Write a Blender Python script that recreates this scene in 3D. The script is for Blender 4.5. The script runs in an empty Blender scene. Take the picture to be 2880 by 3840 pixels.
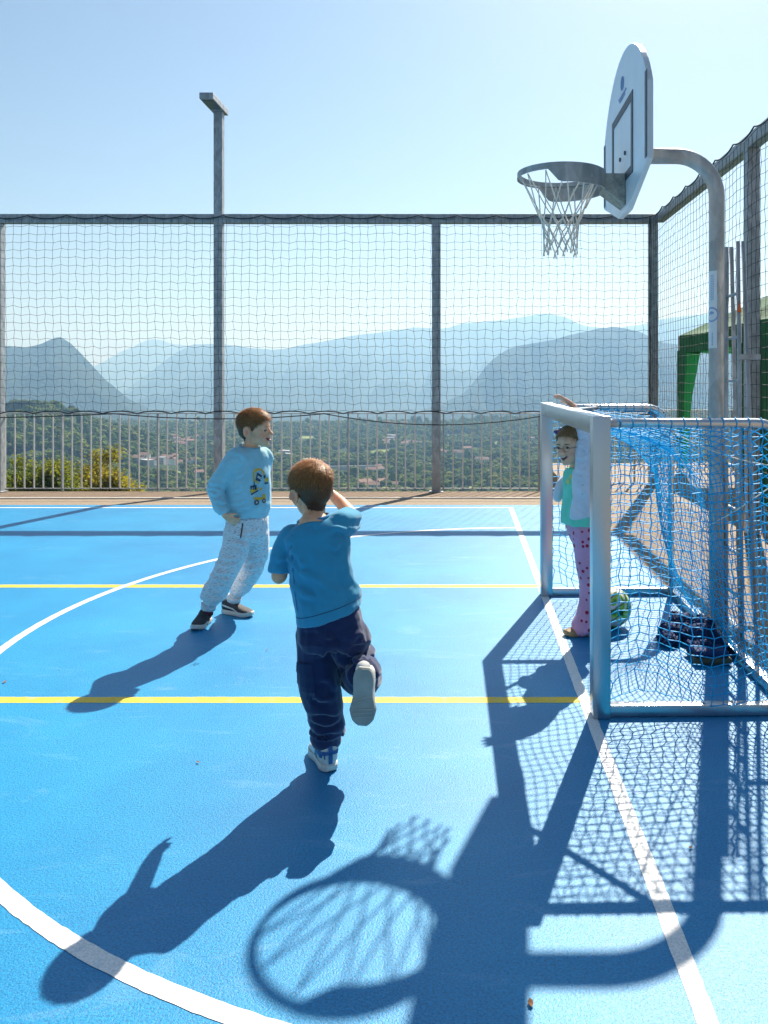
import bpy, bmesh, math, random
import numpy as np
from mathutils import Vector, Matrix, Quaternion
from mathutils.bvhtree import BVHTree
from mathutils import noise as mnoise

random.seed(7)
rng = np.random.default_rng(7)
R = math.radians
scene = bpy.context.scene

# ------------------------------------------------------------------ camera, sky, sun, exposure
FPX, PX, PY, CAMH = 3000.0, 1740.0, 1420.0, 1.5     # focal length and principal point on a 2880 x 3840 frame
cam_data = bpy.data.cameras.new('camera')
cam = bpy.data.objects.new('camera', cam_data)
scene.collection.objects.link(cam)
cam.location = (0, 0, CAMH)
cam.rotation_euler = (R(90), 0, 0)
cam_data.sensor_fit = 'VERTICAL'
cam_data.sensor_height = 36.0
cam_data.sensor_width = 27.0
cam_data.lens = FPX / 3840 * 36.0
cam_data.shift_x = -(PX - 1440) / 3840
cam_data.shift_y = -(1920 - PY) / 3840
cam_data.clip_start = 0.05
cam_data.clip_end = 60000
scene.camera = cam

SUN_VEC = Vector((0.327, 1.0, 1.0)).normalized()     # towards the sun
SUN_EL = math.asin(SUN_VEC.z)
SUN_AZ = math.atan2(SUN_VEC.x, SUN_VEC.y)
world = bpy.data.worlds.new('World')
scene.world = world
world.use_nodes = True
wn = world.node_tree
wn.nodes.clear()
sky = wn.nodes.new('ShaderNodeTexSky')
sky.sky_type = 'NISHITA'
sky.sun_disc = False
sky.sun_elevation = SUN_EL
sky.sun_rotation = SUN_AZ
sky.altitude = 400
sky.air_density = 1.0
sky.dust_density = 0.95
sky.ozone_density = 1.2
wbg = wn.nodes.new('ShaderNodeBackground')
wbg.inputs['Strength'].default_value = 0.05
wout = wn.nodes.new('ShaderNodeOutputWorld')
wn.links.new(sky.outputs[0], wbg.inputs[0])
wn.links.new(wbg.outputs[0], wout.inputs[0])

sun_data = bpy.data.lights.new('sun', 'SUN')
sun_data.energy = 5.0
sun_data.angle = R(0.45)
sun_data.color = (1.0, 0.97, 0.90)
sun = bpy.data.objects.new('sun', sun_data)
scene.collection.objects.link(sun)
sun.location = (10, 30, 30)
sun.rotation_euler = (-SUN_VEC).to_track_quat('-Z', 'Y').to_euler()

scene.view_settings.view_transform = 'Standard'
scene.view_settings.look = 'None'
scene.view_settings.exposure = 1.0
scene.view_settings.gamma = 1.0
scene.view_settings.use_curve_mapping = False
scene.render.engine = 'CYCLES'
scene.cycles.use_denoising = True
scene.cycles.max_bounces = 6
scene.cycles.volume_bounces = 0
scene.cycles.transparent_max_bounces = 12
scene.cycles.sample_clamp_indirect = 6.0

# ------------------------------------------------------------------ helpers
C = scene.collection

def at(px, py, Y):
    """point at depth Y that projects to (px, py) of the 2880 x 3840 frame"""
    return Vector(((px - PX) / FPX * Y, Y, CAMH - (py - PY) / FPX * Y))

def tag(o, label=None, cat=None, group=None, kind=None):
    if label: o['label'] = label
    if cat: o['category'] = cat
    if group: o['group'] = group
    if kind: o['kind'] = kind
    return o

ORG = {}
def empty(name, loc):
    o = bpy.data.objects.new(name, None)
    C.objects.link(o)
    o.location = loc
    o.empty_display_size = 0.1
    ORG[o.name] = Vector(loc)
    return o

def link(name, me, parent=None, origin=None, world_coords=True):
    """link a mesh given in world coordinates as one object under parent"""
    o = bpy.data.objects.new(name, me)
    C.objects.link(o)
    po = ORG[parent.name] if parent else Vector((0, 0, 0))
    org = Vector(origin) if origin is not None else po.copy()
    if world_coords and org.length > 0:
        me.transform(Matrix.Translation(-org))
    o.location = org - po
    if parent: o.parent = parent
    ORG[o.name] = org
    return o

class MB:
    def __init__(s):
        s.v = []; s.f = []
    def box(s, a, b):
        x0, y0, z0 = a; x1, y1, z1 = b
        n = len(s.v)
        s.v += [(x0,y0,z0),(x1,y0,z0),(x1,y1,z0),(x0,y1,z0),(x0,y0,z1),(x1,y0,z1),(x1,y1,z1),(x0,y1,z1)]
        s.f += [(n,n+3,n+2,n+1),(n+4,n+5,n+6,n+7),(n,n+1,n+5,n+4),(n+1,n+2,n+6,n+5),(n+2,n+3,n+7,n+6),(n+3,n,n+4,n+7)]
        return s
    def quad(s, a, b, c, d):
        n = len(s.v); s.v += [tuple(a), tuple(b), tuple(c), tuple(d)]; s.f.append((n, n+1, n+2, n+3)); return s
    def tube(s, pts, r, n=8, caps=True, closed=False):
        pts = [Vector(p) for p in pts]
        m = len(pts)
        rs = r if isinstance(r, (list, tuple)) else [r] * m
        base = len(s.v)
        prev = None
        for i, p in enumerate(pts):
            if closed:
                t = (pts[(i+1) % m] - pts[i-1])
            else:
                t = pts[min(i+1, m-1)] - pts[max(i-1, 0)]
            if t.length < 1e-9: t = Vector((0, 0, 1))
            t.normalize()
            if prev is None:
                a = Vector((0, 0, 1)) if abs(t.z) < 0.9 else Vector((1, 0, 0))
                u = t.cross(a).normalized()
            else:
                u = (prev - t * prev.dot(t))
                u = u.normalized() if u.length > 1e-6 else t.orthogonal().normalized()
            prev = u
            w = t.cross(u)
            for k in range(n):
                a = 2 * math.pi * k / n
                q = p + (u * math.cos(a) + w * math.sin(a)) * rs[i]
                s.v.append(tuple(q))
        rng_ = m if closed else m - 1
        for i in range(rng_):
            j = (i + 1) % m
            for k in range(n):
                k2 = (k + 1) % n
                s.f.append((base+i*n+k, base+i*n+k2, base+j*n+k2, base+j*n+k))
        if caps and not closed:
            s.f.append(tuple(base + k for k in reversed(range(n))))
            s.f.append(tuple(base + (m-1)*n + k for k in range(n)))
        return s
    def ell(s, c, r, rot=None, nu=16, nv=10):
        c = Vector(c); base = len(s.v)
        r = (r, r, r) if isinstance(r, (int, float)) else r
        for j in range(nv + 1):
            th = math.pi * j / nv
            for i in range(nu):
                ph = 2 * math.pi * i / nu
                p = Vector((r[0]*math.sin(th)*math.cos(ph), r[1]*math.sin(th)*math.sin(ph), r[2]*math.cos(th)))
                if rot is not None: p = rot @ p
                s.v.append(tuple(c + p))
        for j in range(nv):
            for i in range(nu):
                i2 = (i + 1) % nu
                s.f.append((base+j*nu+i, base+(j+1)*nu+i, base+(j+1)*nu+i2, base+j*nu+i2))
        return s
    def prism(s, poly, a, b, axis='x'):
        """extrude a closed 2D polygon between two coordinates of an axis"""
        n = len(poly); base = len(s.v)
        def P(p, d):
            if axis == 'x': return (d, p[0], p[1])
            if axis == 'y': return (p[0], d, p[1])
            return (p[0], p[1], d)
        s.v += [P(p, a) for p in poly] + [P(p, b) for p in poly]
        s.f.append(tuple(base + i for i in range(n)))
        s.f.append(tuple(base + n + i for i in reversed(range(n))))
        for i in range(n):
            j = (i + 1) % n
            s.f.append((base+i, base+n+i, base+n+j, base+j))
        return s
    def mesh(s, name, mat=None, smooth=False, fix=True):
        me = bpy.data.meshes.new(name)
        me.from_pydata(s.v, [], s.f)
        if fix:
            bm = bmesh.new(); bm.from_mesh(me)
            bmesh.ops.recalc_face_normals(bm, faces=bm.faces)
            bm.to_mesh(me); bm.free()
        if mat: me.materials.append(mat)
        if smooth:
            me.polygons.foreach_set('use_smooth', [True] * len(me.polygons))
        me.update()
        return me
    def build(s, name, mat, parent=None, smooth=False, origin=None, bevel=0.0, fix=True, segs=2):
        me = s.mesh(name, mat, smooth, fix)
        if bevel > 0:
            bm = bmesh.new(); bm.from_mesh(me)
            ed = [e for e in bm.edges if len(e.link_faces) == 2 and e.calc_face_angle(0) > 0.6]
            bmesh.ops.bevel(bm, geom=ed, offset=bevel, segments=segs, affect='EDGES', profile=0.6)
            bm.to_mesh(me); bm.free()
        return link(name, me, parent, origin)

def auto_smooth(o, deg=35):
    me = o.data
    me.polygons.foreach_set('use_smooth', [True] * len(me.polygons))
    bm = bmesh.new(); bm.from_mesh(me)
    for e in bm.edges:
        if len(e.link_faces) == 2 and e.calc_face_angle(0) > R(deg): e.smooth = False
    bm.to_mesh(me); bm.free()
    return o

# ---- materials
def nt_new(name):
    m = bpy.data.materials.new(name); m.use_nodes = True
    nt = m.node_tree
    b = nt.nodes['Principled BSDF']
    return m, nt, b

def N(nt, t, **kw):
    n = nt.nodes.new(t)
    for k, v in kw.items():
        if k in n.inputs: n.inputs[k].default_value = v
        else: setattr(n, k, v)
    return n

def ramp(nt, fac, stops, interp='LINEAR'):
    r = nt.nodes.new('ShaderNodeValToRGB')
    r.color_ramp.interpolation = interp
    el = r.color_ramp.elements
    while len(el) < len(stops): el.new(0.5)
    for e, (p, c) in zip(el, stops):
        e.position = p
        e.color = (c[0], c[1], c[2], 1) if not isinstance(c, (int, float)) else (c, c, c, 1)
    if fac is not None: nt.links.new(fac, r.inputs[0])
    return r

def coords(nt, kind='Object', scale=(1, 1, 1)):
    tc = nt.nodes.new('ShaderNodeTexCoord')
    mp = nt.nodes.new('ShaderNodeMapping')
    mp.inputs['Scale'].default_value = scale
    nt.links.new(tc.outputs[kind], mp.inputs[0])
    return mp.outputs[0]

def pm(name, col, rough=0.6, metal=0.0, var=0.15, scale=6.0, bump=0.0, bscale=60.0, spec=0.5,
       stretch=(1, 1, 1), sheen=0.0, sss=0.0, detail=4.0, rvar=0.0, trans=0.0, bdist=0.01):
    """plain procedural material: base colour with noise variation, fine bump, uneven roughness"""
    m, nt, b = nt_new(name)
    co = coords(nt, 'Object', stretch)
    nz = N(nt, 'ShaderNodeTexNoise', Scale=scale, Detail=detail, Roughness=0.6)
    nt.links.new(co, nz.inputs['Vector'])
    lo = [max(0, c * (1 - var)) for c in col]; hi = [min(1, c * (1 + var)) for c in col]
    r = ramp(nt, nz.outputs['Fac'], [(0.3, lo), (0.7, hi)])
    nt.links.new(r.outputs[0], b.inputs['Base Color'])
    b.inputs['Roughness'].default_value = rough
    b.inputs['Metallic'].default_value = metal
    b.inputs['Specular IOR Level'].default_value = spec
    if rvar > 0:
        rr = ramp(nt, nz.outputs['Fac'], [(0.3, max(0.05, rough - rvar)), (0.7, min(1, rough + rvar))])
        nt.links.new(rr.outputs[0], b.inputs['Roughness'])
    if sheen > 0:
        b.inputs['Sheen Weight'].default_value = sheen
        b.inputs['Sheen Roughness'].default_value = 0.5
    if sss > 0:
        b.inputs['Subsurface Weight'].default_value = sss
        b.inputs['Subsurface Radius'].default_value = (0.012, 0.005, 0.003)
        b.inputs['Subsurface Scale'].default_value = 1.0
    if bump > 0:
        nb = N(nt, 'ShaderNodeTexNoise', Scale=bscale, Detail=3.0, Roughness=0.6)
        nt.links.new(co, nb.inputs['Vector'])
        bp = N(nt, 'ShaderNodeBump', Strength=bump, Distance=bdist)
        nt.links.new(nb.outputs['Fac'], bp.inputs['Height'])
        nt.links.new(bp.outputs[0], b.inputs['Normal'])
    if trans > 0:
        tr = nt.nodes.new('ShaderNodeBsdfTranslucent')
        nt.links.new(r.outputs[0], tr.inputs[0])
        mx = nt.nodes.new('ShaderNodeMixShader'); mx.inputs[0].default_value = trans
        out = nt.nodes['Material Output']
        nt.links.new(b.outputs[0], mx.inputs[1]); nt.links.new(tr.outputs[0], mx.inputs[2])
        nt.links.new(mx.outputs[0], out.inputs[0])
    return m

def court_material():
    m, nt, b = nt_new('blue acrylic court')
    co = coords(nt, 'Object')
    big = N(nt, 'ShaderNodeTexNoise', Scale=0.75, Detail=7.0, Roughness=0.6)
    fine = N(nt, 'ShaderNodeTexNoise', Scale=140.0, Detail=3.0, Roughness=0.7)
    pits = N(nt, 'ShaderNodeTexVoronoi', Scale=70.0)
    mask = N(nt, 'ShaderNodeTexNoise', Scale=2.6, Detail=5.0, Roughness=0.65)
    for n in (big, fine, pits, mask): nt.links.new(co, n.inputs['Vector'])
    c1 = ramp(nt, big.outputs['Fac'], [(0.36, (0.003, 0.215, 0.46)), (0.68, (0.014, 0.305, 0.57))])
    c2 = ramp(nt, fine.outputs['Fac'], [(0.34, 0.62), (0.5, 0.95), (0.68, 1.25)])
    mul = N(nt, 'ShaderNodeMix', data_type='RGBA', blend_type='MULTIPLY')
    mul.inputs['Factor'].default_value = 1.0
    nt.links.new(c1.outputs[0], mul.inputs[6]); nt.links.new(c2.outputs[0], mul.inputs[7])
    # dark open pits gathered in worn patches
    pr = ramp(nt, pits.outputs['Distance'], [(0.10, 1.0), (0.2, 0.0)])
    mr = ramp(nt, mask.outputs['Fac'], [(0.47, 0.0), (0.64, 0.9)])
    pm_ = N(nt, 'ShaderNodeMath', operation='MULTIPLY')
    nt.links.new(pr.outputs[0], pm_.inputs[0]); nt.links.new(mr.outputs[0], pm_.inputs[1])
    dk = N(nt, 'ShaderNodeMix', data_type='RGBA')
    nt.links.new(pm_.outputs[0], dk.inputs['Factor'])
    nt.links.new(mul.outputs[2], dk.inputs[6]); dk.inputs[7].default_value = (0.008, 0.05, 0.16, 1)
    # pale scuffs
    sc = N(nt, 'ShaderNodeTexNoise', Scale=3.0, Detail=8.0, Roughness=0.75, Distortion=1.5)
    co2 = coords(nt, 'Object', (0.5, 1.6, 1))
    nt.links.new(co2, sc.inputs['Vector'])
    sr = ramp(nt, sc.outputs['Fac'], [(0.56, 0.0), (0.76, 0.2)])
    sf = N(nt, 'ShaderNodeMix', data_type='RGBA')
    nt.links.new(sr.outputs[0], sf.inputs['Factor'])
    nt.links.new(dk.outputs[2], sf.inputs[6]); sf.inputs[7].default_value = (0.42, 0.6, 0.78, 1)
    nt.links.new(sf.outputs[2], b.inputs['Base Color'])
    b.inputs['Roughness'].default_value = 0.45
    b.inputs['Specular IOR Level'].default_value = 0.45
    g2 = N(nt, 'ShaderNodeTexNoise', Scale=240.0, Detail=2.0)
    nt.links.new(co, g2.inputs['Vector'])
    b1 = N(nt, 'ShaderNodeBump', Strength=0.45, Distance=0.004)
    nt.links.new(fine.outputs['Fac'], b1.inputs['Height'])
    b2 = N(nt, 'ShaderNodeBump', Strength=0.3, Distance=0.003)
    nt.links.new(g2.outputs['Fac'], b2.inputs['Height']); nt.links.new(b1.outputs[0], b2.inputs['Normal'])
    nt.links.new(b2.outputs[0], b.inputs['Normal'])
    return m

def paint_material(name, col, grit=(0.75, 1.1)):
    m, nt, b = nt_new(name)
    co = coords(nt, 'Object')
    fine = N(nt, 'ShaderNodeTexNoise', Scale=140.0, Detail=3.0, Roughness=0.7)
    wear = N(nt, 'ShaderNodeTexNoise', Scale=14.0, Detail=6.0, Roughness=0.7)
    nt.links.new(co, fine.inputs['Vector']); nt.links.new(co, wear.inputs['Vector'])
    c = ramp(nt, fine.outputs['Fac'], [(0.3, [x * grit[0] for x in col]), (0.6, [min(1, x * grit[1]) for x in col])])
    w = ramp(nt, wear.outputs['Fac'], [(0.56, 0.0), (0.74, 0.5)])
    mx = N(nt, 'ShaderNodeMix', data_type='RGBA')
    nt.links.new(w.outputs[0], mx.inputs['Factor'])
    nt.links.new(c.outputs[0], mx.inputs[6]); mx.inputs[7].default_value = (0.25, 0.4, 0.55, 1)
    nt.links.new(mx.outputs[2], b.inputs['Base Color'])
    b.inputs['Roughness'].default_value = 0.6
    bp = N(nt, 'ShaderNodeBump', Strength=0.5, Distance=0.004)
    nt.links.new(fine.outputs['Fac'], bp.inputs['Height']); nt.links.new(bp.outputs[0], b.inputs['Normal'])
    return m

def galv_material(name='galvanised steel', col=(0.42, 0.43, 0.44), scale=14.0, rough=0.5, metal=0.4):
    m, nt, b = nt_new(name)
    co = coords(nt, 'Object', (1, 1, 0.45))
    vz = N(nt, 'ShaderNodeTexVoronoi', Scale=scale * 2.2)
    nz = N(nt, 'ShaderNodeTexNoise', Scale=scale, Detail=6.0, Roughness=0.65)
    nt.links.new(co, vz.inputs['Vector']); nt.links.new(co, nz.inputs['Vector'])
    r1 = ramp(nt, nz.outputs['Fac'], [(0.3, [c * 0.68 for c in col]), (0.55, col), (0.75, [min(1, c * 1.35) for c in col])])
    r2 = ramp(nt, vz.outputs['Color'], [(0.2, 0.84), (0.8, 1.12)])
    mul = N(nt, 'ShaderNodeMix', data_type='RGBA', blend_type='MULTIPLY'); mul.inputs['Factor'].default_value = 1
    nt.links.new(r1.outputs[0], mul.inputs[6]); nt.links.new(r2.outputs[0], mul.inputs[7])
    nt.links.new(mul.outputs[2], b.inputs['Base Color'])
    b.inputs['Metallic'].default_value = metal
    rr = ramp(nt, nz.outputs['Fac'], [(0.3, rough - 0.1), (0.7, rough + 0.14)])
    nt.links.new(rr.outputs[0], b.inputs['Roughness'])
    bp = N(nt, 'ShaderNodeBump', Strength=0.12, Distance=0.004)
    nt.links.new(nz.outputs['Fac'], bp.inputs['Height']); nt.links.new(bp.outputs[0], b.inputs['Normal'])
    return m

M = {}
M['court'] = court_material()
M['white_line'] = paint_material('white court paint', (0.78, 0.77, 0.74))
M['yellow_line'] = paint_material('yellow court paint', (0.88, 0.60, 0.03))
M['galv'] = galv_material()
M['galv_pole'] = galv_material('galvanised pole', (0.46, 0.46, 0.45), 9.0, 0.46, 0.4)
M['alu'] = pm('brushed aluminium', (0.52, 0.55, 0.58), 0.30, 1.0, 0.06, 3.0, 0.10, 180.0, stretch=(1, 1, 0.08), rvar=0.06)
M['alu_tube'] = pm('aluminium tube', (0.68, 0.68, 0.68), 0.28, 0.9, 0.08, 8.0, 0.04, 90.0, rvar=0.06)
M['concrete'] = pm('tan washed concrete', (0.30, 0.225, 0.15), 0.85, 0, 0.34, 55.0, 0.5, 190.0, detail=6.0)
M['net_black'] = pm('dark green-black cord', (0.02, 0.035, 0.045), 0.75, 0, 0.2, 30.0)
M['net_blue'] = pm('blue twisted cord', (0.02, 0.58, 0.95), 0.5, 0, 0.15, 30.0, trans=0.5)
M['net_white'] = pm('off white cord', (0.76, 0.72, 0.64), 0.8, 0, 0.15, 40.0)
M['board'] = pm('white laminate board', (0.72, 0.75, 0.78), 0.35, 0, 0.05, 5.0)
M['black_mark'] = pm('charcoal print', (0.035, 0.045, 0.065), 0.5, 0, 0.15, 20.0)
M['blue_mark'] = pm('blue print', (0.30, 0.38, 0.60), 0.5, 0, 0.1, 20.0)
M['tent'] = pm('green tent fabric', (0.014, 0.15, 0.05), 0.7, 0, 0.18, 2.0, 0.25, 6.0, trans=0.4, bdist=0.05)
M['white_metal'] = pm('pale metal', (0.80, 0.78, 0.74), 0.45, 0.0, 0.1, 8.0)

# ------------------------------------------------------------------ court, lines, walkways
def sheet(name, x0, x1, y0, y1, z, mat, nx=1, ny=1, parent=None, kind=None):
    mb = MB()
    for j in range(ny + 1):
        for i in range(nx + 1):
            mb.v.append((x0 + (x1-x0)*i/nx, y0 + (y1-y0)*j/ny, z if not callable(z) else z(y0 + (y1-y0)*j/ny)))
    for j in range(ny):
        for i in range(nx):
            a = j*(nx+1)+i
            mb.f.append((a, a+1, a+nx+2, a+nx+1))
    o = mb.build(name, mat, parent)
    if kind: o['kind'] = kind
    return o

COURT_X1, COURT_Y1, YF = 1.45, 9.5, 11.5
def walk_z(y): return -0.012 - 0.063 * max(0.0, y - COURT_Y1)

court = MB().box((-16, -4, -0.14), (COURT_X1, COURT_Y1, 0.0)).build('court', M['court'])
court['kind'] = 'structure'
LZ = 0.0018
LCX, LCY, LR = 0.6, 4.86, 3.19          # the goal area half circle
def strip(name, pts, w, mat, LZ=0.0014):
    """painted strip along a polyline, slightly uneven edges"""
    mb = MB()
    n = len(pts)
    for i, p in enumerate(pts):
        a = Vector(pts[max(i-1, 0)]); b = Vector(pts[min(i+1, n-1)])
        t = (b - a).normalized(); nrm = Vector((-t.y, t.x))
        j1, j2 = random.gauss(0, 0.0009), random.gauss(0, 0.0009)
        mb.v.append((p[0] + nrm.x*(w/2+j1), p[1] + nrm.y*(w/2+j1), LZ))
        mb.v.append((p[0] - nrm.x*(w/2+j2), p[1] - nrm.y*(w/2+j2), LZ))
    for i in range(n - 1):
        mb.f.append((2*i, 2*i+1, 2*i+3, 2*i+2))
    o = mb.build(name, mat, court)
    if o.data.polygons[0].normal.z < 0: o.data.flip_normals()
    return o
def seg2(a, b, step=0.03):
    n = max(2, int((Vector(b) - Vector(a)).length / step))
    return [(a[0] + (b[0]-a[0])*i/n, a[1] + (b[1]-a[1])*i/n) for i in range(n + 1)]
strip('painted_line', seg2((0.585, -3.9), (0.545, 9.325)), 0.052, M['white_line'])
strip('painted_line', seg2((-15.9, 9.30), (0.517, 9.30)), 0.05, M['white_line'])
arc = [(LCX + LR*math.cos(a), LCY + LR*math.sin(a)) for a in np.linspace(R(91.25), R(269.1), 400)]
arc = [p for p in arc]
strip('painted_line', arc, 0.052, M['white_line'])
# the two yellow lines run under the goal line: they stop at it
strip('painted_line', seg2((-15.9, 3.735), (0.544, 3.735)), 0.066, M['yellow_line'], 0.0007)
strip('painted_line', seg2((-15.9, 5.785), (0.538, 5.785)), 0.074, M['yellow_line'], 0.0007)

M['walk_dark'] = pm('brown washed concrete', (0.20, 0.135, 0.085), 0.9, 0, 0.35, 40.0, 0.5, 150.0, detail=6.0)
M['kerb'] = pm('pale kerb stone', (0.55, 0.52, 0.47), 0.8, 0, 0.15, 20.0, 0.3, 120.0)
w1 = sheet('walkway', -16, 1.45, 9.504, 10.05, walk_z, M['concrete'], 1, 4, kind='structure')
w2 = sheet('walkway', -16, 2.9, 10.075, 10.48, walk_z, M['concrete'], 1, 4, kind='structure')
w3 = sheet('walkway', -16, 2.9, 10.53, 11.72, walk_z, M['walk_dark'], 1, 6, kind='structure')
kz = walk_z(10.5)
kb = MB().box((-16, 10.48, kz - 0.1), (2.9, 10.53, kz + 0.016)).build('kerb', M['kerb'], bevel=0.005)
kb['kind'] = 'structure'
terr_ = MB().box((-17, -5, -3.0), (1.44, 11.70, -0.19)).build('terrace', M['walk_dark'])
terr_['kind'] = 'structure'
ground_r = MB().box((1.452, -4, -0.3), (14, 14.3, -0.012)).build('paved_ground', M['concrete'])
ground_r['kind'] = 'structure'

# ------------------------------------------------------------------ nets
def seg_mesh(name, A, B, r, n=3):
    """one mesh of thin prisms along segments A-B"""
    A = np.asarray(A, float); B = np.asarray(B, float)
    T = B - A; L = np.linalg.norm(T, axis=1, keepdims=True); L[L == 0] = 1; T = T / L
    ref = np.where(np.abs(T[:, 2:3]) < 0.9, np.array([[0, 0, 1.0]]), np.array([[1.0, 0, 0]]))
    U = np.cross(T, ref); U /= np.linalg.norm(U, axis=1, keepdims=True)
    W = np.cross(T, U)
    r = np.broadcast_to(np.asarray(r, float).reshape(-1, 1), (len(A), 1))
    vs = []
    for P in (A, B):
        for k in range(n):
            a = 2*math.pi*k/n
            vs.append(P + (U*math.cos(a) + W*math.sin(a)) * r)
    vs = np.stack(vs, 1)                       # (S, 2n, 3)
    S = len(A)
    base = (np.arange(S) * 2 * n)[:, None]
    fs = []
    for k in range(n):
        k2 = (k+1) % n
        fs.append(base + np.array([[k, k2, n+k2, n+k]]))
    fs = np.stack(fs, 1).reshape(-1, 4)
    me = bpy.data.meshes.new(name)
    me.vertices.add(S*2*n); me.vertices.foreach_set('co', vs.reshape(-1))
    me.loops.add(len(fs)*4); me.loops.foreach_set('vertex_index', fs.reshape(-1).astype(np.int32))
    me.polygons.add(len(fs)); me.polygons.foreach_set('loop_start', np.arange(len(fs), dtype=np.int32)*4)
    me.polygons.foreach_set('use_smooth', np.ones(len(fs), bool))
    me.update(calc_edges=True)
    return me

def grid_segs(P, skip=None):
    A, B = [], []
    nr, nc = P.shape[:2]
    for r in range(nr):
        for c in range(nc):
            if c + 1 < nc: A.append(P[r, c]); B.append(P[r, c+1])
            if r + 1 < nr: A.append(P[r, c]); B.append(P[r+1, c])
    return A, B

def scallop(a, b, n, depth, dirv, per=10):
    """rope tied at n points, hanging between them"""
    pts = []
    a = Vector(a); b = Vector(b); d = Vector(dirv)
    for i in range(n):
        for k in range(per):
            t = (i + k/per) / n
            s = 4*(k/per)*(1 - k/per)
            pts.append(a.lerp(b, t) + d * depth * s)
    pts.append(b)
    return pts

# ------------------------------------------------------------------ back fence, lamp mast, railing
ZB = walk_z(YF) + 0.002                # ground at the fence
ZT = 3.87                              # top of the rail
POSTX = [-6.725, -3.54, -0.40, 2.73]
back = empty('net_fence', (-0.4, YF, ZB))
tag(back, 'tall galvanised steel fence with black ball net facing the mountains', 'fence')
for i, x in enumerate(POSTX):
    if i == 1: continue
    MB().box((x-0.0625, YF, ZB), (x+0.0625, YF+0.12, ZT-0.13)).build('post', M['galv'], back, bevel=0.008, origin=(x, YF, ZB))
    MB().box((x-0.1, YF-0.03, ZB), (x+0.1, YF+0.15, ZB+0.012)).build('base_plate', M['galv'], back)
xs_r = [-9.8] + POSTX
MB().box((-9.8, YF, ZT-0.13), (-3.605, YF+0.12, ZT)).build('top_rail', M['galv'], back, bevel=0.008)
MB().box((-3.475, YF, ZT-0.13), (2.7925, YF+0.12, ZT)).build('top_rail', M['galv'], back, bevel=0.008)
# net: knotted square mesh hung a hand's breadth in front of the posts
PITCH = 0.1127
nc = int((2.68 + 9.6) / PITCH) + 1
ZN0, ZN1 = 1.02, ZT - 0.06
nr = int((ZN1 - ZN0) / PITCH) + 1
xs = 2.68 - np.arange(nc) * PITCH
zs = np.linspace(ZN0, ZN1, nr)
P = np.zeros((nr, nc, 3))
TIE = 4.72 * 0.53
for r in range(nr):
    for c in range(nc):
        x, z = xs[c], zs[r]
        t = r / (nr - 1)
        sag_top = 0.028 * abs(math.sin((x + 9.6) / 0.5625 * math.pi)) * t**6
        sag_bot = 0.02 * abs(math.sin((x + 9.6) / 0.5 * math.pi)) * (1 - t)**6
        slack = 0.02 * math.sin(x*2.1 + 0.6) * math.sin(z*3.0 + x*0.4) + 0.02 * math.sin(x*5.3)
        P[r, c] = (x + (0.008 if (r + c) % 2 else -0.008) * (0.4 + 0.6*(1-t)) + 0.016*math.sin(z*2.2 + x*0.35)*(1-t)**0.5
                   + rng.normal(0, 0.003),
                   YF - 0.045 + 0.25*slack,
                   z - sag_top + sag_bot + (0.012 if c % 2 else -0.006) + slack*0.25 + rng.normal(0, 0.003))
A, B = grid_segs(P)
link('net', seg_mesh('net', A, B, 0.0028), back).data.materials.append(M['net_black'])
# knots
mb = MB()
mb.tube(scallop((-9.6, YF-0.05, ZT-0.035), (2.70, YF-0.05, ZT-0.035), 22, 0.045, (0, 0, -1)), 0.0085, 5)
mb.build('top_rope', M['net_black'], back, smooth=True)
mb = MB()
mb.tube(scallop((-9.6, YF-0.05, ZN0-0.02), (2.70, YF-0.05, ZN0-0.02), 25, 0.035, (0, 0, 1)), 0.009, 5)
mb.build('bottom_rope', M['net_black'], back, smooth=True)
pts = []
for x0, x1, d in ((-9.6, -5.0, 0.06), (-5.0, -2.0, 0.075), (-2.0, 1.3, 0.16), (1.3, 2.7, 0.035)):
    for k in range(12):
        t = k/12; pts.append((x0 + (x1-x0)*t, YF - 0.07, 1.0 - d*4*t*(1-t)))
pts.append((2.7, YF-0.07, 1.0))
MB().tube(pts, 0.008, 5).build('slack_rope', M['net_black'], back, smooth=True)

# lamp mast stands in the fence line
mast = empty('lamp_mast', (POSTX[1], YF, ZB))
tag(mast, 'tall square steel lamp mast with a flat box light rising above the net fence', 'lamp')
x = POSTX[1]
MB().box((x-0.0625, YF, ZB), (x+0.0625, YF+0.12, 5.36)).build('pole', M['galv'], mast, bevel=0.008)
hd = MB().box((x-0.095, YF-0.52, 5.345), (x+0.095, YF+0.20, 5.43)).build('lamp_head', M['galv'], mast, bevel=0.006)
MB().box((x-0.075, YF-0.46, 5.335), (x+0.075, YF-0.1, 5.3445)).build('lamp_glass', pm('lamp lens', (0.10, 0.12, 0.14), 0.12, 0, 0.1), hd)
MB().box((x-0.1, YF-0.03, ZB), (x+0.1, YF+0.15, ZB+0.012)).build('base_plate', M['galv'], mast)

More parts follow.
